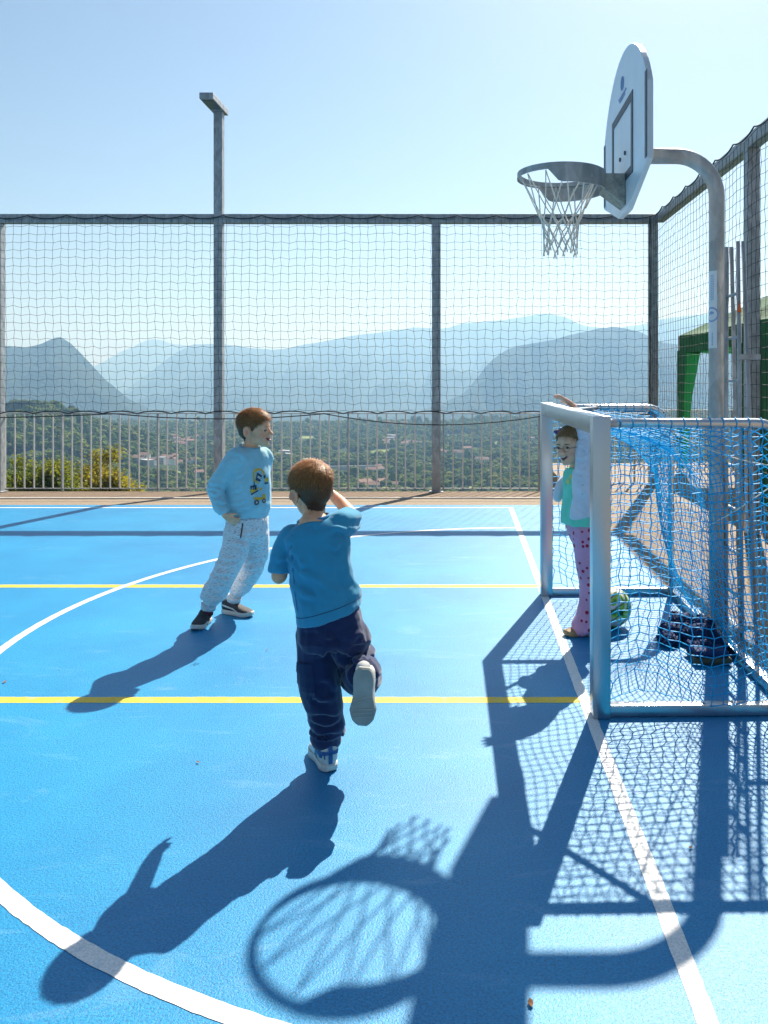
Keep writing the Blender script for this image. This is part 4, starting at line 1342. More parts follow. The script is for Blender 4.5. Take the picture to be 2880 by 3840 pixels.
# ------------------------------------------------------------------ people: shared builders
def loft(mb, secs, n=22):
    """closed skin through elliptical sections: (centre, half-axis vector a, half-axis vector b)"""
    base = len(mb.v)
    for (c, a, b) in secs:
        c, a, b = Vector(c), Vector(a), Vector(b)
        for k in range(n):
            t = 2*math.pi*k/n
            ct, st = math.cos(t), math.sin(t)
            # slightly squared ellipse
            q = (abs(ct)**2.6 + abs(st)**2.6)**(-1/2.6)
            mb.v.append(tuple(c + a*ct*q + b*st*q))
    m = len(secs)
    for i in range(m-1):
        for k in range(n):
            k2 = (k+1) % n
            mb.f.append((base+i*n+k, base+i*n+k2, base+(i+1)*n+k2, base+(i+1)*n+k))
    mb.f.append(tuple(base+k for k in reversed(range(n))))
    mb.f.append(tuple(base+(m-1)*n+k for k in range(n)))
    return mb

def limb(mb, pts, rad, n=14, end=True):
    """round limb with ball ends, points resampled on a smooth curve"""
    pts = [Vector(p) for p in pts]
    P_, R_ = [], []
    m = len(pts)
    for i in range(m-1):
        p0 = pts[max(i-1, 0)]; p1 = pts[i]; p2 = pts[i+1]; p3 = pts[min(i+2, m-1)]
        for k in range(5):
            t = k/5
            q = 0.5*((2*p1) + (p2-p0)*t + (2*p0-5*p1+4*p2-p3)*t*t + (3*p1-p0-3*p2+p3)*t**3)
            P_.append(q); s = t*t*(3-2*t); R_.append(rad[i]*(1-s) + rad[i+1]*s)
    P_.append(pts[-1]); R_.append(rad[-1])
    mb.tube(P_, R_, n)
    mb.ell(P_[0], R_[0]*0.98, nu=12, nv=8)
    if end: mb.ell(P_[-1], R_[-1]*0.98, nu=12, nv=8)
    return mb

def hand(mb, wrist, d, palm_n, size=1.0, curl=0.5, thumb_side=1, spread=0.1):
    """palm, four jointed fingers of different length and a thumb leaving the side of the palm"""
    wrist = Vector(wrist); d = Vector(d).normalized(); pn = Vector(palm_n); pn = (pn - d*pn.dot(d)).normalized()
    s = d.cross(pn).normalized()*thumb_side
    L = 0.062*size
    loft(mb, [(wrist - d*0.012*size, s*0.019*size, pn*0.015*size), (wrist + d*L*0.3, s*0.027*size, pn*0.014*size), (wrist + d*L*0.75, s*0.032*size, pn*0.012*size), (wrist + d*L, s*0.030*size, pn*0.010*size)], 14)
    lens = (0.048, 0.054, 0.050, 0.040)
    for i in range(4):
        o = (0.0225 - 0.015*i)*size
        p = wrist + d*L*0.92 + s*o
        dd = (d + s*spread*(1.5-i)*0.6).normalized()
        pts = [p - d*0.01*size, p]
        seg = lens[i]*size
        for k, f in enumerate((0.45, 0.32, 0.23)):
            ang = curl*(0.5, 0.9, 0.7)[k]
            ax = dd.cross(pn).normalized()
            dd = (Matrix.Rotation(ang, 3, ax) @ dd).normalized()
            pts.append(pts[-1] + dd*seg*f)
        mb.tube(pts, [0.0085*size, 0.0085*size, 0.008*size, 0.0074*size, 0.0055*size], 8)
        mb.ell(pts[-1], 0.0056*size, nu=8, nv=6)
    p = wrist + d*L*0.22 + s*0.024*size
    dd = (d*0.75 + s*0.65).normalized()
    pts = [p - s*0.008*size, p, p + dd*0.022*size]
    dd2 = (dd*0.8 + d*0.4 + pn*curl*0.4).normalized()
    pts.append(pts[-1] + dd2*0.018*size); pts.append(pts[-1] + dd2*0.012*size)
    mb.tube(pts, [0.010*size, 0.010*size, 0.0088*size, 0.008*size, 0.006*size], 8)
    mb.ell(pts[-1], 0.006*size, nu=8, nv=6)
    return mb

def basis(fwd, up):
    f = Vector(fwd).normalized(); u = Vector(up); u = (u - f*u.dot(f)).normalized(); l = u.cross(f)
    return Matrix((f, l, u)).transposed()          # columns: forward, left, up

class Head:
    """head frame: x forward, y left, z up from the chin; about 0.21 high"""
    def __init__(s, centre, fwd, up, scale):
        s.B = basis(fwd, up); s.s = scale
        s.o = Vector(centre) - s.B @ Vector((0, 0, 0.105))*scale
    def w(s, x, y, z): return s.o + s.B @ Vector((x, y, z))*s.s
    def loc(s, p):
        q = (np.asarray(p) - np.array(s.o)) @ np.array(s.B)
        return q/s.s

def head_shapes(H, mb, neck_to, mouth=0.0, neck_r=0.042):
    s = H.s; B = H.B
    def e(c, r, rot=None): mb.ell(H.w(*c), tuple(x*s for x in r), rot=(B @ rot if rot is not None else B), nu=20, nv=14)
    e((-0.014, 0, 0.130), (0.093, 0.075, 0.082))
    e((-0.045, 0, 0.105), (0.055, 0.064, 0.065))
    e((0.030, 0, 0.088), (0.052, 0.060, 0.066))
    e((0.020, 0, 0.050), (0.055, 0.052, 0.042))
    e((0.048, 0, 0.036), (0.036, 0.037, 0.034))
    e((0.068, 0, 0.017), (0.017, 0.019, 0.016))
    e((0.050, 0.031, 0.066), (0.026, 0.024, 0.026)); e((0.050, -0.031, 0.066), (0.026, 0.024, 0.026))
    e((0.052, 0, 0.126), (0.031, 0.056, 0.034))
    e((0.074, 0.024, 0.113), (0.009, 0.017, 0.007)); e((0.074, -0.024, 0.113), (0.009, 0.017, 0.007))
    mb.tube([H.w(0.080, 0, 0.108), H.w(0.087, 0, 0.094), H.w(0.097, 0, 0.081), H.w(0.100, 0, 0.076)], [0.0075*s, 0.0085*s, 0.0105*s, 0.0095*s], 10)
    e((0.101, 0, 0.0785), (0.0095, 0.0105, 0.009))
    e((0.091, 0.0105, 0.0745), (0.009, 0.0075, 0.0075)); e((0.091, -0.0105, 0.0745), (0.009, 0.0075, 0.0075))
    e((0.080, 0, 0.062), (0.012, 0.018, 0.012))
    e((0.083, 0, 0.0545+mouth*0.5), (0.0105, 0.021, 0.0052)); e((0.079-mouth*0.3, 0, 0.0425-mouth), (0.0105, 0.018, 0.0058))
    for sd in (-1, 1):
        rot = Matrix.Rotation(sd*0.32, 3, 'Z') @ Matrix.Rotation(-0.18, 3, 'Y')
        e((-0.020, sd*0.0755, 0.090), (0.021, 0.006, 0.031), rot)
        ring = []
        for k in range(9):
            a = R(-60) + R(270)*k/8
            q = rot @ Vector((-0.0215*math.cos(a), 0.005*sd, 0.031*math.sin(a)))
            ring.append(H.w(-0.020+q.x, sd*0.0785+q.y, 0.090+q.z))
        mb.tube(ring, 0.0042*s, 8)
    a = H.w(-0.022, 0, 0.055); b = Vector(neck_to)
    mb.tube([a, a.lerp(b, 0.4), a.lerp(b, 0.75), b, b + (b-a).normalized()*0.03], [neck_r*1.02, neck_r*0.94, neck_r*0.98, neck_r*1.25, neck_r*1.5], 16)

def hair_mask(L, style='short'):
    x, y, z = L[:, 0], L[:, 1], L[:, 2]
    th = np.arctan2(np.abs(y), x+0.012)
    if style == 'short':
        zb = np.interp(th, [0, 0.5, 0.8, 1.05, 1.22, 1.36, 1.5, 1.75, 2.05, 2.4, 3.2], [0.166, 0.160, 0.140, 0.126, 0.100, 0.096, 0.128, 0.124, 0.074, 0.040, 0.026])
    else:
        zb = np.interp(th, [0, 0.5, 0.8, 1.05, 1.22, 1.36, 1.5, 1.75, 2.05, 2.4, 3.2], [0.168, 0.164, 0.150, 0.130, 0.110, 0.100, 0.124, 0.118, 0.07, 0.04, 0.02])
    return np.clip((z-zb)/0.010+0.5, 0, 1)

def make_hair(H, body_me, parent, cols, style='short', thick=(0.004, 0.015), strands=5000, whorl=(-0.05, 0.012, 0.205), slen=0.024, seed=1, spike=0.25):
    """hair: a shell grown off the scalp plus thousands of short locks that fan out from the crown"""
    p = co_of(body_me) + np.array(ORG[parent.name]); n = no_of(body_me); L = H.loc(p)
    near = (np.linalg.norm(L-np.array([0, 0, 0.11]), axis=1) < 0.19)
    ear = (np.abs(L[:, 1]) > 0.0725) & (L[:, 2] < 0.122) & (L[:, 0] > -0.05) & (L[:, 0] < 0.015)
    m = np.where(near & ~ear, hair_mask(L, style), 0)
    top = np.clip((L[:, 2]-0.085)/0.10, 0, 1); top = top*top*(3-2*top)
    t = (thick[0] + (thick[1]-thick[0])*top)*H.s
    clump = (fbm3(L*np.array([70, 70, 45])+seed, 3)-0.5)
    dis = -0.0015 + (t+0.0015)*np.clip(m*1.3, 0, 1) + clump*0.004*m*(0.3+top)
    q = p + n*dis[:, None]
    sel = m > 0.02
    idx = -np.ones(len(p), int); idx[sel] = np.arange(sel.sum())
    F_ = [tuple(idx[i] for i in f.vertices) for f in body_me.polygons if all(sel[i] for i in f.vertices)]
    me = bpy.data.meshes.new('hair'); me.from_pydata([tuple(v) for v in q[sel]], [], F_)
    me.polygons.foreach_set('use_smooth', [True]*len(me.polygons))
    mat, nt, b = nt_new('hair ' + style + str(seed))
    at_ = N(nt, 'ShaderNodeAttribute', attribute_name='shade')
    r0 = ramp(nt, at_.outputs['Fac'], [(i/(len(cols)-1), c) for i, c in enumerate(cols)])
    nt.links.new(r0.outputs[0], b.inputs['Base Color'])
    b.inputs['Roughness'].default_value = 0.42; b.inputs['Specular IOR Level'].default_value = 0.5
    tl_ = nt.nodes.new('ShaderNodeBsdfTranslucent'); nt.links.new(r0.outputs[0], tl_.inputs[0])
    mxs = nt.nodes.new('ShaderNodeMixShader'); mxs.inputs[0].default_value = 0.35
    nt.links.new(b.outputs[0], mxs.inputs[1]); nt.links.new(tl_.outputs[0], mxs.inputs[2]); nt.links.new(mxs.outputs[0], nt.nodes['Material Output'].inputs[0])
    me.materials.append(mat)
    rr = np.random.default_rng(seed)
    def shade(Lc): return np.clip(0.12 + 0.75*np.clip((Lc[:, 2]-0.03)/0.16, 0, 1)**1.3, 0, 1)  # darker fade at the nape; sunlit crown is put into the hair colour
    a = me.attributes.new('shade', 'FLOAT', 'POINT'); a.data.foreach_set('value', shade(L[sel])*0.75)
    o = link('hair', me, parent)
    # locks
    S = np.where(m > 0.35)[0]
    w = (0.35 + top[S]); pick = rr.choice(S, strands, p=w/w.sum())
    base = q[pick] + n[pick]*(-0.001); Ln = L[pick]; nn = n[pick]
    wc = np.array(H.w(*whorl)); fw = np.array(H.B @ Vector((1, 0, 0))); up = np.array(H.B @ Vector((0, 0, 1)))
    d = base - wc
    d = d - nn*(d*nn).sum(1)[:, None]; d /= np.linalg.norm(d, axis=1)[:, None]+1e-6
    sw = np.cross(nn, d); d = d + sw*0.35*np.exp(-np.linalg.norm(base-wc, axis=1)/0.05)[:, None]
    front = np.clip(Ln[:, 0]/0.08, 0, 1)[:, None]
    d = d + sw*0.25*front
    d += rr.normal(0, 0.22, d.shape); d -= nn*(d*nn).sum(1)[:, None]; d /= np.linalg.norm(d, axis=1)[:, None]+1e-6
    ln = slen*H.s*(0.35+0.65*top[pick])*rr.uniform(0.6, 1.15, strands)
    lift = spike*(0.3+0.7*top[pick])*rr.uniform(0.1, 1.0, strands)
    fly = rr.random(strands) < 0.07; lift = np.where(fly, lift*2.6+0.15, lift)
    sd = np.cross(nn, d); wd = 0.0008*rr.uniform(0.6, 1.3, strands)
    p0 = base; p1 = base + d*(ln*0.5)[:, None] + nn*(ln*lift*0.5)[:, None]; p2 = base + d*ln[:, None] + nn*(ln*lift*0.55)[:, None]
    V_ = np.stack([p0-sd*wd[:, None], p0+sd*wd[:, None], p1-sd*wd[:, None]*0.9, p1+sd*wd[:, None]*0.9, p2], 1).reshape(-1, 3)
    b5 = np.arange(strands)*5
    F_ = []
    for k in b5: F_ += [(k, k+1, k+3, k+2), (k+2, k+3, k+4)]
    me2 = bpy.data.meshes.new('locks'); me2.from_pydata([tuple(v) for v in V_], [], F_)
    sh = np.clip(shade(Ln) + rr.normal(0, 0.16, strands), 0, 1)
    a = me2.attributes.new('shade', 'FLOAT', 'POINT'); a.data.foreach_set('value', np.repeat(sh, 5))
    me2.materials.append(mat)
    o2 = link('locks', me2, o); o2['kind'] = 'stuff'
    return o

def skin_material(name, col, blush):
    m, nt, b = nt_new(name)
    at_ = N(nt, 'ShaderNodeAttribute', attribute_name='blush')
    co = coords(nt, 'Object')
    nz = N(nt, 'ShaderNodeTexNoise', Scale=45.0, Detail=4.0); nt.links.new(co, nz.inputs['Vector'])
    r1 = ramp(nt, nz.outputs['Fac'], [(0.35, [c*0.9 for c in col]), (0.65, [min(1, c*1.07) for c in col])])
    mx = N(nt, 'ShaderNodeMix', data_type='RGBA'); nt.links.new(at_.outputs['Fac'], mx.inputs['Factor'])
    nt.links.new(r1.outputs[0], mx.inputs[6]); mx.inputs[7].default_value = (*blush, 1)
    nt.links.new(mx.outputs[2], b.inputs['Base Color'])
    b.inputs['Roughness'].default_value = 0.5; b.inputs['Specular IOR Level'].default_value = 0.4
    b.inputs['Subsurface Weight'].default_value = 0.25
    b.inputs['Subsurface Radius'].default_value = (0.02, 0.008, 0.004); b.inputs['Subsurface Scale'].default_value = 0.5
    return m
def paint_blush(me, H):
    L = H.loc(co_of(me)); x, y, z = L.T
    def g(c, r): return np.exp(-((x-c[0])/r[0])**2-((np.abs(y)-c[1])/r[1])**2-((z-c[2])/r[2])**2)
    v = 0.5*g((0.055, 0.04, 0.066), (0.03, 0.02, 0.02)) + 0.9*g((0.09, 0.0, 0.0545), (0.014, 0.022, 0.005)) + 0.9*g((0.087, 0.0, 0.0415), (0.014, 0.019, 0.006)) \
        + 0.4*g((0.104, 0, 0.078), (0.01, 0.012, 0.01)) + 0.8*g((-0.018, 0.082, 0.088), (0.016, 0.010, 0.022))
    far = np.linalg.norm(L-np.array([0, 0, 0.1]), axis=1) > 0.22
    v = np.where(far, 0.12, v)
    a = me.attributes.new('blush', 'FLOAT', 'POINT'); a.data.foreach_set('value', np.clip(v, 0, 1))

def wrinkle(me, amp, freq, seed, mask=None, ridge=True):
    p = co_of(me); n = no_of(me)
    f = np.asarray(freq, float)
    d = (fbm3(p*f+seed, 3)-0.5)*1.5
    if ridge:
        r = 1-np.abs((fbm3(p*f*0.8+seed*1.7+4, 2)-0.5)*5)
        d = d*0.7 + r.clip(0, 1)*0.9
    if mask is not None: d = d*mask(p)
    set_co(me, p + n*(amp*d)[:, None]); return me

def crease(me, segs, depth=0.006, width=0.010):
    """pressed folds: a groove along each segment with a raised lip beside it"""
    p = co_of(me); n = no_of(me); d = np.zeros(len(p))
    for k, (a, b) in enumerate(segs):
        a = np.array(a); b = np.array(b); ab = b-a
        t = np.clip(((p-a) @ ab)/(ab @ ab), 0, 1)
        wob = 0.006*np.sin(t*7+k*2.1)
        q = a + t[:, None]*ab
        off = p-q; dist = np.linalg.norm(off, axis=1)
        side = off[:, 2] + wob
        prof = np.sin(np.pi*np.clip(t, 0.02, 0.98))**0.6
        near = dist < width*5
        d += np.where(near, prof*depth*(-np.exp(-((side)/width)**2) + 0.9*np.exp(-((side-1.7*width)/(1.2*width))**2))*np.exp(-(np.maximum(dist-width*2, 0)/(width*2))**2), 0)
    set_co(me, p + n*d[:, None]); return me

def cloth(name, me, mat, parent):
    me.materials.append(mat)
    return link(name, me, parent)

def decal(name, target, quads, O, ex, ey, mat, parent, lift=0.0022, res=5):
    """flat print pressed on a garment: 2D polygons projected along the frame normal"""
    me = target.data
    org = ORG[target.name]
    bv = BVHTree.FromPolygons([v.co + org for v in me.vertices], [tuple(p.vertices) for p in me.polygons])
    O = Vector(O); ex = Vector(ex); ey = Vector(ey); nz = ex.cross(ey).normalized()
    mb = MB()
    for (a, b, c, d) in quads:
        g = {}
        for j in range(res+1):
            for i in range(res+1):
                u, v = i/res, j/res
                x = (a[0]*(1-u)+b[0]*u)*(1-v) + (d[0]*(1-u)+c[0]*u)*v
                y = (a[1]*(1-u)+b[1]*u)*(1-v) + (d[1]*(1-u)+c[1]*u)*v
                p = O + ex*x + ey*y + nz*0.4
                hit, nn, _, _ = bv.ray_cast(p, -nz, 1.0)
                g[i, j] = None if hit is None else hit + nn*lift
        for j in range(res):
            for i in range(res):
                q = [g[i, j], g[i+1, j], g[i+1, j+1], g[i, j+1]]
                if all(t is not None for t in q): mb.quad(*q)
    if not mb.v: return None
    return mb.build(name, mat, parent, smooth=True, fix=False)
def R4(x0, y0, x1, y1): return ((x0, y0), (x1, y0), (x1, y1), (x0, y1))
def polyq(pts, w):
    out = []
    for (a, b) in zip(pts[:-1], pts[1:]):
        d = Vector((b[0]-a[0], b[1]-a[1])).normalized(); q = (-d.y*w/2, d.x*w/2)
        out.append(((a[0]+q[0], a[1]+q[1]), (a[0]-q[0], a[1]-q[1]), (b[0]-q[0], b[1]-q[1]), (b[0]+q[0], b[1]+q[1])))
    return out
def ringq(cx, cy, r0, r1, n=10, a0=0, a1=6.2832):
    out = []
    for k in range(n):
        t0, t1 = a0+(a1-a0)*k/n, a0+(a1-a0)*(k+1)/n
        out.append(((cx+r0*math.cos(t0), cy+r0*math.sin(t0)), (cx+r1*math.cos(t0), cy+r1*math.sin(t0)), (cx+r1*math.cos(t1), cy+r1*math.sin(t1)), (cx+r0*math.cos(t1), cy+r0*math.sin(t1))))
    return out

def shoe(parent, heel, toe, up, upper_mat, sole_mat, w=0.088, height=0.085, collar=True):
    """trainer: moulded sole and one fused upper; heel and toe are points under the sole"""
    heel = Vector(heel); toe = Vector(toe); L = (toe-heel).length
    B = basis(toe-heel, up)
    def W(x, y, z): return heel + B @ Vector((x, y, z))
    outl = []
    for k in range(28):
        t = 2*math.pi*k/28
        x = L/2 - L/2*math.cos(t)
        u = x/L
        hw = w*0.5*np.interp(u, [0, .06, .2, .45, .72, .9, .97, 1.0], [0.35, .66, .78, .72, 1.0, .78, .48, 0.25])
        outl.append((x, hw if t < math.pi else -hw))
    mb = MB(); nb = len(outl)
    lv = [(0.0, .94), (0.006, 1.0), (0.022, 1.0), (0.027, .95)]
    for (z, sc) in lv:
        for (x, y) in outl: mb.v.append(tuple(W(L/2+(x-L/2)*sc, y*sc, z + 0.010*max(0, (x/L-0.75)/0.25)**2)))
    for i in range(len(lv)-1):
        for k in range(nb):
            k2 = (k+1) % nb; mb.f.append((i*nb+k, i*nb+k2, (i+1)*nb+k2, (i+1)*nb+k))
    mb.f.append(tuple(reversed(range(nb)))); mb.f.append(tuple((len(lv)-1)*nb+k for k in range(nb)))
    u = MB()
    H_ = height
    f = Matrix(B)
    def sec(x, hw, z0, z1, sl=0.0): return (W(x, 0, (z0+z1)/2), B @ Vector((0, hw, 0)), B @ Vector((sl, 0, (z1-z0)/2)))
    loft(u, [sec(0.006, w*0.26, .02, H_*0.9), sec(L*0.10, w*0.36, .016, H_*1.0), sec(L*0.28, w*0.39, .016, H_*0.98), sec(L*0.42, w*0.38, .016, H_*0.80),
             sec(L*0.60, w*0.42, .016, H_*0.62), sec(L*0.78, w*0.43, .016, H_*0.50), sec(L*0.91, w*0.33, .016, H_*0.42), sec(L*0.985, w*0.14, .018, H_*0.33)], 18)
    me = fused(u, 0.0045, 5)
    so = mb.build('sole', sole_mat, None, smooth=False)
    root = link('shoe', me, parent); me.materials.append(upper_mat)
    # the sole is part of the shoe
    so.parent = root; so.location = -(ORG[root.name]); ORG[so.name] = Vector((0, 0, 0))
    so.data.transform(Matrix.Identity(4)); auto_smooth(so, 40)
    return root, W, L, B

def face_bits(H, parent, eye_col=(0.05, 0.035, 0.02), squint=0.5, brow=(0.12, 0.07, 0.03), mouth_open=0.008, teeth=True, shut=False):
    s = H.s
    for sd in (-1, 1):
        ey = MB().ell((0, 0, 0), (0.0078 if shut else 0.0098)*s, nu=16, nv=12)
        me = ey.mesh('eye', None, True); me.materials.append(M['lash'] if shut else M['eye_white']); me.materials.append(M['iris'])
        me.transform(H.B.to_4x4())
        # iris: faces looking forward
        fw = H.B @ Vector((1, 0, 0))
        mi = [1 if (p.center.normalized().dot(fw) > 0.76) else 0 for p in me.polygons]
        me.polygons.foreach_set('material_index', mi)
        me.transform(Matrix.Translation(H.w(0.0705 - 0.002*squint, sd*0.0305, 0.0985)))
        e = link('eye', me, parent)
        lid = MB()
        for k, (zz, rr) in enumerate(((0.0, 1), )):
            pts = []
            for i in range(9):
                t = -1+2*i/8
                pts.append(H.w(0.0825-0.0055*t*t - 0.001, sd*(0.0305+0.0145*t), 0.1045 - 0.0045*t*t - squint*0.003))
            lid.tube(pts, [0.0008*s+0.0016*s*(1-abs(-1+2*i/8)) for i in range(9)], 6)
        lid.build('lash_line', M['lash'], e, smooth=True)
        low = MB().tube([H.w(0.081-0.0055*t*t, sd*(0.0305+0.013*t), 0.0935+0.003*t*t+squint*0.0025) for t in np.linspace(-1, 1, 7)], 0.0022*s, 6)
        low.build('lower_lid', parent.data.materials[0], e, smooth=True)
        br = MB().tube([H.w(0.0885-0.012*t*t, sd*(0.030+0.019*t), 0.1185+0.003*(1-t*t)) for t in np.linspace(-1, 1, 8)], [0.001*s+0.0022*s*(1-abs(t)) for t in np.linspace(-1, 1, 8)], 6)
        br.build('eyebrow', pm('brow', brow, 0.8), e, smooth=True)
    if mouth_open > 0:
        mo = MB()
        loft(mo, [(H.w(0.0835-mouth_open*0.2-0.009*t*t, 0.0225*t, 0.0465-mouth_open*0.35+0.009*t*t), H.B @ Vector((0.0075*s, 0, 0)), H.B @ Vector((0, 0, (mouth_open*(1-t*t)+0.0014)*s))) for t in np.linspace(-1, 1, 13)], 12)
        mo_ = mo.build('mouth', pm('inside of mouth', (0.20, 0.03, 0.03), 0.4), parent, smooth=True)
        if teeth:
            te = MB().tube([H.w(0.0912-0.009*t*t, 0.0165*t, 0.0505+0.0055*t*t) for t in np.linspace(-1, 1, 9)], 0.0027*s, 6)
            te.build('teeth', pm('teeth', (0.78, 0.74, 0.66), 0.3), mo_, smooth=True)
        else:
            tg = MB().ell(H.w(0.088, 0, 0.043), (0.008*s, 0.011*s, 0.0045*s), rot=H.B, nu=14, nv=8)
            tg.build('tongue', pm('tongue', (0.55, 0.12, 0.12), 0.35), mo_, smooth=True)

M['eye_white'] = pm('eye white', (0.7, 0.68, 0.65), 0.2, 0, 0.05)
M['iris'] = pm('dark iris', (0.035, 0.025, 0.018), 0.15, 0, 0.1)
M['lash'] = pm('lashes', (0.02, 0.014, 0.01), 0.7, 0, 0.1)
M['rubber_white'] = pm('white rubber sole', (0.62, 0.60, 0.55), 0.6, 0, 0.12, 20.0, 0.2, 80.0)

def knit(name, col, var=0.12, scale=9.0, bump=0.25, bscale=350.0, sheen=0.25, rough=0.85):
    return pm(name, col, rough, 0, var, scale, bump, bscale, spec=0.25, sheen=sheen, bdist=0.003)

def marl_material():
    m, nt, b = nt_new('flecked marl jersey')
    co = coords(nt, 'Object', (30, 30, 130))
    n1 = N(nt, 'ShaderNodeTexNoise', Scale=2.0, Detail=3.0, Roughness=0.6, Distortion=0.4); nt.links.new(co, n1.inputs['Vector'])
    r1 = ramp(nt, n1.outputs['Fac'], [(0.28, (0.16, 0.16, 0.19)), (0.40, (0.52, 0.53, 0.56)), (0.50, (0.74, 0.75, 0.77)), (0.8, (0.82, 0.83, 0.84))])
    nt.links.new(r1.outputs[0], b.inputs['Base Color']); b.inputs['Roughness'].default_value = 0.9
    b.inputs['Sheen Weight'].default_value = 0.2; b.inputs['Specular IOR Level'].default_value = 0.2
    bp = N(nt, 'ShaderNodeBump', Strength=0.25, Distance=0.002); nt.links.new(n1.outputs['Fac'], bp.inputs['Height']); nt.links.new(bp.outputs[0], b.inputs['Normal'])
    return m
def cherry_material():
    m, nt, b = nt_new('pink jersey with red cherries')
    co = coords(nt, 'Object')
    v = N(nt, 'ShaderNodeTexVoronoi', Scale=23.0, Randomness=0.6); nt.links.new(co, v.inputs['Vector'])
    r1 = ramp(nt, v.outputs['Distance'], [(0.23, (0.42, 0.01, 0.05)), (0.27, (0.72, 0.34, 0.52))], 'LINEAR')
    n1 = N(nt, 'ShaderNodeTexNoise', Scale=7.0, Detail=3.0); nt.links.new(co, n1.inputs['Vector'])
    r2 = ramp(nt, n1.outputs['Fac'], [(0.3, 0.85), (0.7, 1.1)])
    mul = N(nt, 'ShaderNodeMix', data_type='RGBA', blend_type='MULTIPLY'); mul.inputs['Factor'].default_value = 1
    nt.links.new(r1.outputs[0], mul.inputs[6]); nt.links.new(r2.outputs[0], mul.inputs[7])
    nt.links.new(mul.outputs[2], b.inputs['Base Color']); b.inputs['Roughness'].default_value = 0.85
    b.inputs['Sheen Weight'].default_value = 0.2
    return m

# ------------------------------------------------------------------ boy in the light blue sweatshirt, standing with a hand in his pocket
def person_root(me, label, origin, skin):
    me.materials.append(skin)
    o = link('person', me, None, origin)
    tag(o, label, 'person')
    return o

